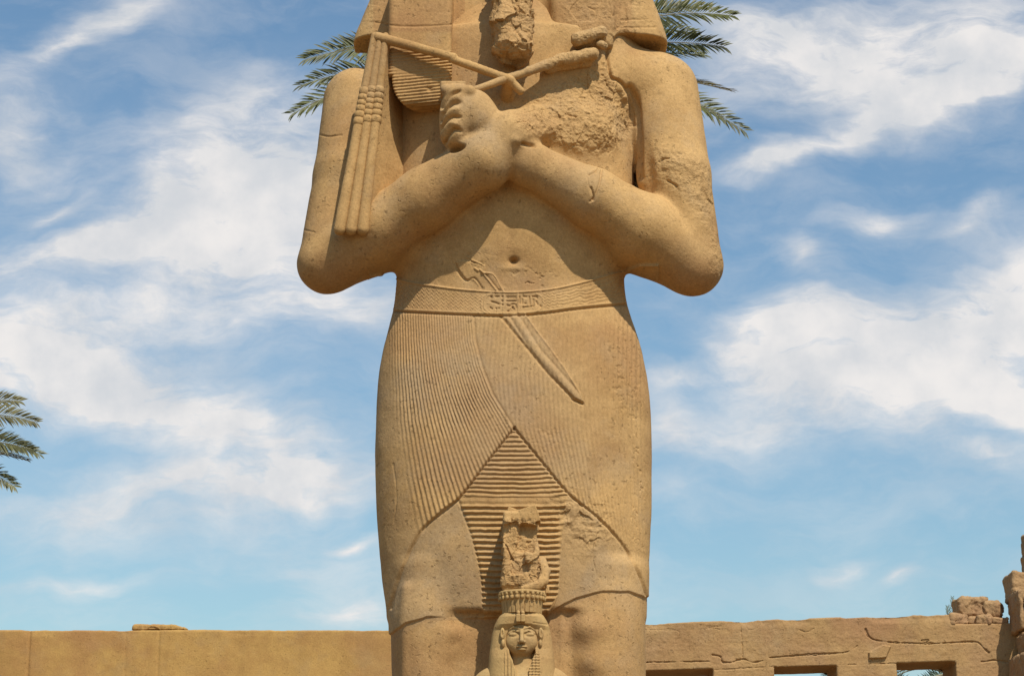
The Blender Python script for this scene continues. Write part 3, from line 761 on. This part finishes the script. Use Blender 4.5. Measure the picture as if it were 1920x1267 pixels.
# ---- queen before the legs; local pixel units round the middle of the face
QS = 237.0; Q0 = P(978, 1196, -1.00).astype(np.float32)
def ql(p): return np.stack([(p[:, 0]-Q0[0])*QS, (p[:, 2]-Q0[2])*QS, -(p[:, 1]-Q0[1])*QS], 1)   # right, up, towards camera
def queen_sdf(P3):
    p0 = ql(P3); p = p0+np.array([0, 4.5, 0], np.float32)
    d = ell(p, (0, 4, 2), (31.5, 35, 32))
    d = smin(d, ell(p, (0, -20, 14), (17, 10.5, 15)), 10)
    d = smin(d, ell(p, (-17, -6, 16), (13, 15, 13)), 8); d = smin(d, ell(p, (17, -6, 16), (13, 15, 13)), 8)
    for s in (-1, 1):
        d = smax(d, -ell(p, (s*14, 9.0, 34), (11.5, 6.6, 6.0)), 3.5)
        d = smin(d, ell(p, (s*14, 8.0, 25.2), (9.5, 5.0, 6.0)), .8)
        d = smin(d, cone(p, (s*4.5, 12.2, 31), (s*14, 15.0, 29.5), 1.3, 1.5), 1.0)
        d = smin(d, cone(p, (s*14, 15.0, 29.5), (s*25, 10.5, 22.5), 1.5, 1.3), 1.0)
        d = smin(d, cone(p, (s*4.5, 19.0, 31.3), (s*15, 22.0, 27.8), 1.5, 1.7), 2)
        d = smin(d, cone(p, (s*15, 22.0, 27.8), (s*27, 16.5, 18.2), 1.7, 1.4), 2)
        e = ell(p, (s*36, 10, 21), (5, 12, 7)); e = smax(e, -ell(p, (s*36.5, 11, 28), (2.2, 7.5, 4)), 1.2); d = smin(d, e, 2)
        d = smin(d, ell(p, (s*35, -8, 21), (4, 8, 6)), 2)
    d = smin(d, cone(p, (0, 16, 31), (0, -5, 41), 2.8, 4.2), 4)
    d = smin(d, ell(p, (-4.2, -6.5, 36), (3.6, 3.2, 4)), 2); d = smin(d, ell(p, (4.2, -6.5, 36), (3.6, 3.2, 4)), 2)
    d = smin(d, ell(p, (0, -15.4, 32.5), (10.5, 2.6, 5)), 1.0); d = smin(d, ell(p, (0, -20.2, 31.5), (8.5, 2.8, 5)), 1.2)
    p = p0
    d = smin(d, cone(p, (0, -28, -4), (0, -75, -6), 22, 26), 6)
    d = smin(d, ell(p, (0, -84, -10), (92, 42, 34)), 12)
    tor = cone(p, (0, -110, -10), (0, -230, -12), 52, 42); d = smin(d, tor, 15)
    d = smin(d, cone(p, (0, -230, -12), (0, -620, -14), 48, 40), 15)
    for s in (-1, 1): d = smin(d, cone(p, (s*66, -105, -10), (s*60, -330, -6), 20, 15), 6)
    for s in (-1, 1): d = smin(d, ell(p, (s*22, -640, 10), (18, 16, 50)), 8)
    return d/QS
def wig_sdf(P3):
    p = ql(P3); a, b, c = p.T
    hw = np.interp(b, [-90, -60, -30, 0, 20, 32, 42, 48, 52], [66, 63, 61, 57, 53, 48, 42, 35, 27]).astype(np.float32)
    fr_ = np.interp(b, [-90, -40, -20, 14, 24, 38, 50], [34, 30, 24, 23, 31, 33, 25]).astype(np.float32)
    q = np.stack([a/hw, np.where(c > -6, (c+6)/(fr_+6), (c+6)/40)], 1)
    k = (np.abs(q[:, 0])**2.6+np.abs(q[:, 1])**2.6)**(1/2.6)
    d = (k-1)*.55*np.minimum(hw, fr_+14)
    d = smax(d, np.maximum(b-51, -b-86), 7)
    hole = ell(p, (0, -5, 22), (29.5, 28, 34))
    d = smax(d, -hole, 3)
    hw2 = np.interp(b, [-90, -60, -30], [9, 13, 24]).astype(np.float32)
    gap = np.maximum(np.maximum(np.abs(a-1)-hw2, b+24), -c+6)
    return smax(d, -gap, 3)/QS
def wig_x(V, N, u, v, fr, d, wr):
    p = ql(V.astype(np.float32))
    low = 1-sstep(p[:, 1], -32, -26); inner = (np.abs(p[:, 0]) < 34)*(np.abs(p[:, 0]) > 9)
    d = d+low*inner*fr*(.0042*np.sin(2*np.pi*p[:, 0]/6.5)+.003*np.sin(2*np.pi*p[:, 1]/5.5)*(p[:, 0] > 0))
    d -= fr*.006*groove(LD(u, v, [(1000,1167),(1026,1170)]), 1.5)
    return d, wr
def modius_sdf(P3):
    p = ql(P3); a, b, c = p[:, 0]-1, p[:, 1], p[:, 2]+2
    ang = np.arctan2(c, a); rr = np.sqrt(a*a+c*c)
    r = np.interp(b, [46, 68, 72, 86], [37.5, 39.5, 41, 43.5]).astype(np.float32)
    fl = np.abs(((ang/(2*np.pi)*26) % 1)-.5)*2
    flut = -2.6*np.exp(-((1-fl)/.16)**2)*(b < 66)
    d = np.maximum(rr-(r+flut), np.maximum(45-b, b-80))
    d = d*.85
    rim = np.sqrt((rr-40)**2*.5+(b-84)**2)-3.6
    d = smin(d, rim, 1.5)
    aa = (np.round(ang/(2*np.pi)*26-.5)+.5)/26*2*np.pi
    for rad, bz, s in ((42.5, 73.5, 3.6), (43, 80.5, 3.2)):
        q = np.sqrt((a-rad*np.cos(aa))**2+(c-rad*np.sin(aa))**2+((b-bz)*.8)**2)-s
        d = smin(d, q, .6)
    return d/QS
def ur_sdf(P3):
    p = ql(P3); d = None
    for s in (-1, 1):
        c = rbox(p, (s*4.6-2, 33, 36), (4.4, 7.5, 5), 2); c = smin(c, ell(p, (s*4.2-2, 43, 34), (3.8, 4, 5)), 1); c = smin(c, cone(p, (s*4-2, 46, 33), (s*3-2, 51, 20), 3, 3), 2)
        d = c if d is None else np.minimum(d, c)
    return d/QS
def plume_sdf(P3):
    p = ql(P3)
    d = rbox(p, (-2, 165, -38), (33, 80, 34), 6)
    d = smin(d, rbox(p, (16, 236, -26), (17, 17, 22), 2, .35), 2)
    d = smin(d, rbox(p, (-10, 232, -34), (22, 16, 20), 2, -.4), 2)
    d = smin(d, ell(p, (-6, 112, -20), (32, 26, 24)), 8)
    d = smax(d, -rbox(p, (-12, 172, 2), (18, 50, 17), 6, .25), 4)
    d = smax(d, -rbox(p, (12, 190, 2), (20, 28, 24), 5, -.2), 3)
    d = smin(d, chain_l(p, [(2, 92, 12, 5), (28, 96, 8, 8), (42, 108, 0, 9), (46, 128, -10, 9), (40, 150, -20, 8)]), 5)
    d = smin(d, rbox(p, (49, 92, -18), (4, 7, 16), 2), 2)
    return d/QS
def chain_l(p, pts):
    d = None
    for a, b in zip(pts[:-1], pts[1:]):
        c = cone(p, a[:3], b[:3], a[3], b[3]); d = c if d is None else smin(d, c, 3)
    return d
def plume_x(V, N, u, v, fr, d, wr):
    p = ql(V.astype(np.float32)); m = sstep(p[:, 1], 92, 104)*(1-sstep(p[:, 1], 222, 236)*.9)*(1-sstep(p[:, 0], 34, 40))
    d = d+m*(.024*facet(V, 5, m)+.009*facet(V, 15, m)+.012*ridged(V, 14, 3)-.008); wr[:, 0] += m*.9; wr[:, 2] += m*.2; return d, wr
bnd = lambda a0, a1, b0, b1, c0, c1: ((Q0[0]+a0/QS, Q0[1]-c1/QS, Q0[2]+b0/QS), (Q0[0]+a1/QS, Q0[1]-c0/QS, Q0[2]+b1/QS))
queen = sdf_obj("queen_figure", queen_sdf, *bnd(-100, 100, -665, 50, -60, 65), .0095, 1, worn(.002, grey_=.15), M_QUEEN, root, "small queen standing before the legs with long wig and tall broken crown")
sdf_obj("wig", wig_sdf, *bnd(-75, 75, -95, 55, -55, 50), .0085, 1, worn(.002, extra=wig_x), M_QUEEN, queen)
sdf_obj("crown", modius_sdf, *bnd(-55, 55, 35, 95, -55, 55), .0065, 1, worn(.0015), M_QUEEN, queen)
sdf_obj("crown_serpents", ur_sdf, *bnd(-20, 20, 15, 55, 10, 50), .0045, 1, worn(.001), M_QUEEN, queen)
sdf_obj("plume_block", plume_sdf, *bnd(-60, 70, 75, 270, -90, 40), .011, 2, worn(.003, extra=plume_x), M_STATUE, queen, "broken rough plume block above the queen's crown")

# ================================================================== WALLS BEHIND
WY = 16.0
def worldx(u, v, y): return P(u, v, y)[0]
ztopL = P(380, 1180, WY)[2]
def wallL_sdf(p):
    x0, x1 = -16.0, .6
    d = rbox(p, ((x0+x1)/2, WY+.5, ztopL/2), ((x1-x0)/2, .5, ztopL/2), .02)
    return d
def wallL_x(V, N, u, v, fr, d, wr):
    top = sstep(V[:, 2], ztopL-.12, ztopL-.02)
    d = d - top*.03*np.clip(fbm(V, 2.5, 4)+.1, 0, 1)
    for pts, k in (([(57,1170),(54,1220),(51,1275)], 1.0), ([(299,1170),(297,1220),(295,1275)], .5), ([(236,1185),(233,1275)], .25), ([(668,1170),(666,1215)], .2)):
        d = d-fr*.03*k*groove(LD(u, v, pts)+.8*fbm(V, 5, 2), 1.8)
    d = d+.012*fbm(V, .8, 3)
    wr[:, 1] += .5*sstep(fbm(V*np.array([1, 1, .5]), .9, 3), .1, .4); wr[:, 2] += .4*sstep(fbm(V*np.array([1, 1, .4])+7, 1.2, 3), .05, .4)
    return d, wr
def wall_obj(name, f, lo, hi, h, levels, disp, mat, label, cat):
    v_, f_, w_, n_, _ = sdf_build(f, lo, hi, h, levels, disp)
    c = ((lo[0]+hi[0])/2, (lo[1]+hi[1])/2, 0)
    return tag(mesh_np(name, v_, f_, mat, None, True, w_, None, c), label, cat)
wall_obj("stone_wall", wallL_sdf, (-16.4, WY-.4, -.2), (1.0, WY+1.4, ztopL+.4), .075, 2, worn(.006, extra=wallL_x), M_WALL,
         "long plain ochre sandstone wall left of the statue, with a flat slab on top", "wall")
# slab lying on the left wall
def slabL_sdf(p):
    a, b = P(246, 1181, WY), P(352, 1181, WY); t = P(290, 1168, WY)[2]
    d = rbox(p, ((a[0]+b[0])/2, WY+.42, ztopL), ((b[0]-a[0])/2, .38, t-ztopL), .05)
    x = p[:, 0]; cut = t-np.clip((x-P(322, 1181, WY)[0])/(b[0]-P(322, 1181, WY)[0]), 0, 1)*(t-ztopL)*.9
    return smax(smax(d, (p[:, 2]-cut)*.9, .03), ztopL+.012-p[:, 2], .01)
a, b = P(246, 1181, WY), P(352, 1181, WY)
lo, hi = (a[0]-.2, WY-.1, ztopL-.1), (b[0]+.2, WY+1, ztopL+.4)
wall_obj("stone_slab", slabL_sdf, lo, hi, .03, 2, worn(.02, .5, .02), M_WALL, "low flat pale stone slab lying on top of the plain left wall", "slab")

# right wall with three windows; its courses rise a little to the right
SL = .031
xr0 = P(1100, 1170, WY)[0]; xr1 = P(1935, 1150, WY)[0]
zr = P(1210, 1168, WY)[2]; xz = P(1210, 1168, WY)[0]
def shear(p):
    q = p.copy(); q[:, 2] = q[:, 2]-SL*(q[:, 0]-xz); return q
def shz(u, v): a = P(u, v, WY); return a[0], a[2]-SL*(a[0]-xz)
WINS = [(1196, 1337, 1257), (1451, 1569, 1250), (1680, 1792, 1242)]
def wallR_sdf(p):
    q = shear(p)
    d = rbox(q, ((xr0+xr1)/2, WY+.55, zr/2), ((xr1-xr0)/2, .55, zr/2), .02)
    for (u0, u1, vt) in WINS:
        x0, z = shz(u0, vt); x1, _ = shz(u1, vt)
        d = np.maximum(d, -rbox(q, ((x0+x1)/2, WY+.55, z-1.3), ((x1-x0)/2, 1.5, 1.3), .012))
    # broken lower right end of the top
    x2, z2 = shz(1785, 1170)
    d = smax(d, -rbox(q, (x2+2.5, WY+.2, z2+.8), (2.5, 1.2, .8), .02), .03)
    return d
def wallR_x(V, N, u, v, fr, d, wr):
    q2 = V[:, 2]-SL*(V[:, 0]-xz)
    top = sstep(q2, zr-.14, zr-.02)
    d = d-top*.06*np.clip(fbm(V, 2.2, 4)+.15, 0, 1)
    wob = 2.2*fbm(V, 3.5, 5, .7)
    for pts, k, wd in (([(1213,1241),(1270,1240),(1330,1239)], 1, 1.8), ([(1335,1227),(1350,1230),(1355,1240),(1372,1241),(1392,1235),(1412,1241),(1430,1238)], 1, 2.2),
        ([(1440,1233),(1510,1227),(1580,1223),(1600,1215),(1607,1210)], 1, 1.8), ([(1388,1163),(1391,1200),(1392,1236)], .7, 1.6),
        ([(1623,1178),(1628,1192),(1645,1200),(1680,1204),(1740,1206),(1790,1204),(1830,1203),(1845,1215),(1855,1223)], 1, 2.0), ([(1728,1200),(1740,1200)], 1, 2),
        ([(1312,1171),(1330,1174),(1352,1173)], .4, 1.4), ([(1314,1178),(1336,1177),(1350,1180)], .4, 1.4), ([(1398,1172),(1404,1180),(1418,1178),(1425,1170)], .25, 1.4), ([(1498,1180),(1512,1184),(1526,1178)], .35, 1.4),
        ([(1210,1180),(1270,1182),(1268,1205)], .3, 1.3), ([(1573,1246),(1680,1243)], .5, 1.4), ([(1455,1249),(1340,1255)], .4, 1.4), ([(1840,1240),(1870,1238),(1905,1243)], .7, 1.8)):
        d = d-fr*.028*k*groove(LD(u, v, curve(pts))+wob+.8*fbm(V, 16, 2)*2, wd*.52*(.7+.6*np.clip(fbm(V, 3.3, 2)+.5, 0, 1)))
    chip = PD(u, v, [(1627,1222),(1655,1208),(1672,1210),(1662,1234),(1628,1235)]); d = d+fr*.05*(1-sstep(chip+2*fbm(V, 6, 3), -2, 0))
    lo_ = fr*(.014*fbm(V, 1.3, 3)+.008*ridged(V, 4, 3)+.004*ridged(V, 15, 3)); d = d+lo_*.8
    wr[:, 0] += .35*top; wr[:, 2] += .5*sstep(fbm(V, .9, 3), 0, .4); wr[:, 1] += .4*sstep(fbm(V+5, 1.2, 3), .1, .4)
    return d, wr
wall_obj("windowed_wall", wallR_sdf, (xr0-.3, WY-.4, -.2), (xr1+.3, WY+1.6, zr+.7), .065, 3, worn(.008, extra=wallR_x), M_WALLR,
         "brown cracked sandstone wall right of the statue, pierced by square window openings", "wall")

def rock(name, u0, u1, v0, v1, y, dep, mat, label, cat, rz=0.0, r=.06, rough=.03, parent=None, group=None, h=.03, frac=.5):
    a, b = P(u0, v1, y), P(u1, v0, y)
    if parent is not None: a[0] = P(u0, v1, y+dep)[0]
    c = np.array([(a[0]+b[0])/2, y+dep*frac, (a[2]+b[2])/2])
    hf = ((b[0]-a[0])/2, dep/2, (b[2]-a[2])/2)
    f = lambda p: rbox(p, c, hf, r, rz)
    m = dep+.4
    v_, f_, w_, n_, _ = sdf_build(f, c-np.array(hf)-[.25, .3, .15], c+np.array(hf)+[.25, .3, .15], h, 1, worn(.03, .6, rough, red_=.2))
    base = (c[0], c[1], a[2])
    if parent is not None: return mesh_np(name, v_, f_, mat, parent, True, w_, None, np.array(parent.location))
    return tag(mesh_np(name, v_, f_, mat, None, True, w_, None, base), label, cat, group)
rock("stone_block", 1797, 1849, 1119, 1153, WY+.15, .5, M_RUIN, "squarish tan stone block on the end of the windowed wall", "stone block", .1, .04, .045)
rock("stone_block", 1851, 1884, 1125, 1158, WY+.1, .5, M_RUIN, "reddish leaning stone block wedged between the tan block and the ruined pier", "stone block", -.3, .07, .045)
rock("rubble_stone", 1776, 1812, 1151, 1170, WY+.03, .5, M_RUIN, "small pale broken stone at the left foot of the tan block on the wall", "stone", .2, .04, .04)
rock("rubble_stone", 1813, 1841, 1155, 1171, WY+.12, .5, M_RUIN, "small dark stone in the hollow right under the tan block on the wall", "stone", .1, .04, .04)
rock("rubble_stone", 1837, 1864, 1151, 1170, WY+.0, .5, M_RUIN, "small pale broken stone under the gap between the two upper blocks on the wall", "stone", -.2, .04, .04)
rock("rubble_stone", 1858, 1890, 1157, 1170, WY+.0, .5, M_RUIN, "small flat dark stone beside the ruined pier on the wall end", "stone", .1, .04, .03)

# ruined pier at the right edge, of stacked blocks, coming forward from the wall
pl = P(1905, 1267, WY-.9); pier = empty("ruined_pier", (pl[0]+.6, WY-.4, 0))
tag(pier, "ruined reddish pier of big stacked stone blocks at the right edge of the photo", "ruin")
PB = [(1915,2010,1030,1072,WY-.5,.9,.02),(1884,1925,1070,1124,WY-.25,.6,.0),(1919,2010,1072,1136,WY-.6,1.0,.03),(1893,1918,1104,1180,WY-.6,.7,.02),(1912,2010,1136,1196,WY-.95,1.2,.02),
      (1898,2010,1178,1222,WY-.9,1.2,-.02),(1889,1945,1220,1300,WY-1.0,1.2,.02),(1945,2010,1222,1300,WY-.98,1.2,.0),(1918,2010,985,1032,WY-.45,.9,.05)]
for (u0, u1, v0, v1, y, dp, rz) in PB:
    rock("block", u0, u1, v0, v1, y, dp, M_RUIN, None, None, rz, .05, .03, pier, h=.04)
zb = P(1940, 1299, WY-1)[2]; xa = P(1893, 1299, WY-1)[0]
def plinth_sdf(p): return rbox(p, (xa+.65, WY-.2, zb/2), (.65, .8, zb/2), .05)
v_, f_, w_, n_, _ = sdf_build(plinth_sdf, (xa-.2, WY-1.2, -.1), (xa+1.5, WY+.8, zb+.1), .08, 0, worn(.02))
mesh_np("pier_base", v_, f_, M_RUIN, pier, True, w_, None, np.array(pier.location))

# ================================================================== PALMS
def frond_geo(base, ctrl, tip, side, L=.62, n=58, fold=.28, rnd=None):
    """rachis tube + narrow folded leaflets on both sides; side = rough direction of the leaf plane"""
    rnd = rnd or random
    base, ctrl, tip = map(np.asarray, (base, ctrl, tip))
    bz = lambda t: (1-t)**2*base+2*t*(1-t)*ctrl+t*t*tip
    dz = lambda t: 2*(1-t)*(ctrl-base)+2*t*(tip-ctrl)
    Vr, Fr, Vl, Fl = [], [], [], []
    for k in range(17):
        t = k/16; c = bz(t); T = dz(t); T = T/np.linalg.norm(T)
        sd = side-T*(side @ T); sd = sd/np.linalg.norm(sd); nm = np.cross(T, sd); r = .035*(1-t)+.006
        for j in range(4):
            an = j*math.pi/2; Vr.append(c+r*(math.cos(an)*sd+math.sin(an)*nm))
        if k:
            for j in range(4): o = (k-1)*4; Fr.append((o+j, o+(j+1) % 4, o+4+(j+1) % 4, o+4+j))
    for k in range(n):
        t = .12+.88*(k+.5)/n
        c = bz(t); T = dz(t); T = T/np.linalg.norm(T)
        sd = side-T*(side @ T); sd = sd/np.linalg.norm(sd); nm = np.cross(T, sd)
        if nm[2] < 0: nm = -nm
        ll = L*min(1, .5+2.2*t)*(1-.60*max(0, (t-.6)/.4)**1.4)
        an = R(70-36*t**1.5)
        for s in (-1, 1):
            a = an+rnd.uniform(-.14, .14); f = fold+rnd.uniform(-.22, .22)
            l = ll*rnd.uniform(.82, 1.08)
            dr = T*math.cos(a)+(s*sd*math.cos(f)+nm*math.sin(f))*math.sin(a); dr /= np.linalg.norm(dr)
            wv = np.cross(dr, nm); wv /= np.linalg.norm(wv); wd = L*.034*rnd.uniform(.8, 1.2)
            up2 = np.cross(wv, dr)
            droop = np.array([0, 0, -.10*l])
            o = len(Vl); m1 = c+dr*l*.35; m2 = c+dr*l*.72+droop*.4
            Vl += [c, m1+wv*wd+up2*wd*.5, m1, m1-wv*wd+up2*wd*.5, m2+wv*wd*.75+up2*wd*.4, m2, m2-wv*wd*.75+up2*wd*.4, c+dr*l+droop]
            Fl += [(o, o+1, o+2, o+2), (o, o+2, o+3, o+3), (o+1, o+4, o+5, o+2), (o+2, o+5, o+6, o+3), (o+4, o+7, o+5, o+5), (o+5, o+7, o+6, o+6)]
    return np.array(Vr), Fr, np.array(Vl), Fl
def tri_quads(V, F, name, mat, parent, off):
    me = bpy.data.meshes.new(name)
    me.from_pydata([tuple(x) for x in (np.asarray(V)-off)], [], [tuple(dict.fromkeys(f)) for f in F]); me.materials.append(mat)
    for p in me.polygons: p.use_smooth = True
    o = bpy.data.objects.new(name, me); COL.objects.link(o); o.parent = parent; return o
def palm(crown, fronds, label, lean=(0, 0), trunk_r=.22, leaf=M_LEAF, n=78, L=.68, group=None):
    crown = np.asarray(crown, float); loc = np.array([crown[0]-lean[0], crown[1]-lean[1], 0])
    rt = empty("palm_tree", loc); tag(rt, label, "palm tree", group)
    Vt, Ft = [], []; NS, NR = 70, 14
    for k in range(NS+1):
        t = k/NS; c = loc+(crown-loc)*np.array([t*t, t*t, t]); r = trunk_r*(1.25-.4*t)*(1+.10*((k*1.0) % 2))
        for j in range(NR):
            a = 2*math.pi*j/NR+.22*(k % 2); rr = r*(1+.06*math.sin(5*a+k)); Vt.append(c+[rr*math.cos(a), rr*math.sin(a), .06*math.sin(a*4+k*2)])
        if k:
            for j in range(NR): o = (k-1)*NR; Ft.append((o+j, o+(j+1) % NR, o+NR+(j+1) % NR, o+NR+j))
    tri_quads(Vt, Ft, "trunk", M_TRUNK, rt, loc)
    for (tip, sag, side, mt) in fronds:
        tip = np.asarray(tip, float); c0 = crown+(tip-crown)*.04
        ct = (c0+tip)/2+np.array([0, 0, sag])
        Vr, Fr, Vl, Fl = frond_geo(c0, ct, tip, np.asarray(side, float), L, n)
        fo = tri_quads(Vl, Fl, "frond", mt or leaf, rt, loc); tri_quads(Vr, Fr, "rib", M_RACH, fo, loc)
    return rt
def rand_fronds(crown, n, length, ok, seed, leaf=None):
    r = random.Random(seed); out = []; tries = 0
    while len(out) < n and tries < 4000:
        tries += 1
        az = r.uniform(0, 2*math.pi); el = r.uniform(-.75, 1.2); l = length*r.uniform(.85, 1.08)
        dv = np.array([math.cos(az)*math.cos(el), math.sin(az)*math.cos(el), math.sin(el)]); tip = crown+dv*l
        u, v = proj(tip[None])
        sd = np.cross(dv, [0, 0, 1])+np.array([0, 0, r.uniform(-.5, .5)])
        if ok(u[0], v[0]): out.append((tip, l*.28*math.cos(el), sd, leaf))
    return out
Y1 = 24.0; c1 = P(955, 150, Y1)
UPV = np.array([0, .35, 1.0])
vis1 = [(P(573,112,Y1-.3), .95, (0,.35,1), None), (P(566,160,Y1+.6), .75, (0,.5,.9), None), (P(548,214,Y1-.2), .95, (.1,.4,1), None),
        (P(1372,30,Y1-.4), 1.05, (0,.4,1), None), (P(1357,88,Y1), .75, (0,.35,1), None), (P(1366,170,Y1+.8), .55, (0,.9,.35), M_LEAF2), (P(1396,246,Y1-.2), 1.15, (-.1,.4,1), None),
        (P(1300,62,Y1+1.2), .9, (0,.6,.8), None), (P(1318,104,Y1+1.6), .5, (0,.7,.7), None), (P(640,92,Y1+1.4), .8, (0,.6,.8), None), (P(622,176,Y1+1.5), .8, (0,.7,.7), None),
        (P(592,196,Y1+1.2), .6, (0,.8,.6), M_LEAF2), (P(1352,222,Y1+1.4), .8, (0,.7,.7), None), (P(1330,14,Y1+1.6), .9, (0,.6,.8), M_LEAF2)]
ok1 = lambda u, v: (v < -60 and 560 < u < 1380) or (735 < u < 1185 and v < 520)
palm(c1, vis1+rand_fronds(c1, 26, 4.2, ok1, 3), "tall palm behind the statue, fronds showing beyond both shoulders", (.6, 1.0), .23)
Y2 = 30.0; c2 = P(-235, 850, Y2)
vis2 = [(P(68,792,Y2), .95, (0,.4,1), M_LEAF2), (P(38,752,Y2+.5), .8, (0,.5,1), M_LEAF2), (P(60,842,Y2-.3), .55, (0,.4,1), None), (P(76,852,Y2+.2), .75, (0,.6,.8), None), (P(48,862,Y2+.4), .4, (0,.9,.4), M_LEAF2), (P(27,912,Y2), .7, (.2,.4,1), None)]
palm(c2, vis2+rand_fronds(c2, 22, 3.6, lambda u, v: u < -40, 5), "palm whose frond tips enter at the left edge of the photo", (-.5, .6), .24, leaf=M_LEAF3, L=.56)
Y3 = 60.0; c3 = P(1722, 1318, Y3)
palm(c3, rand_fronds(c3, 30, 3.4, lambda u, v: v > 1250, 8, M_LEAFB), "far grey green palm seen through the rightmost window opening", (.3, .5), .26, n=40)
Y4 = 32.0; c4 = P(1790, 1265, Y4)
palm(c4, [(P(1786,1119,Y4), .05, (1,.2,0), M_LEAFB), (P(1776,1136,Y4+.3), .1, (1,.2,0), M_LEAFB)]+rand_fronds(c4, 18, 1.6, lambda u, v: v > 1175, 9, M_LEAFB),
     "young blue green palm behind the windowed wall, tip showing beside the tan block", (0, 0), .14, n=44, L=.20)
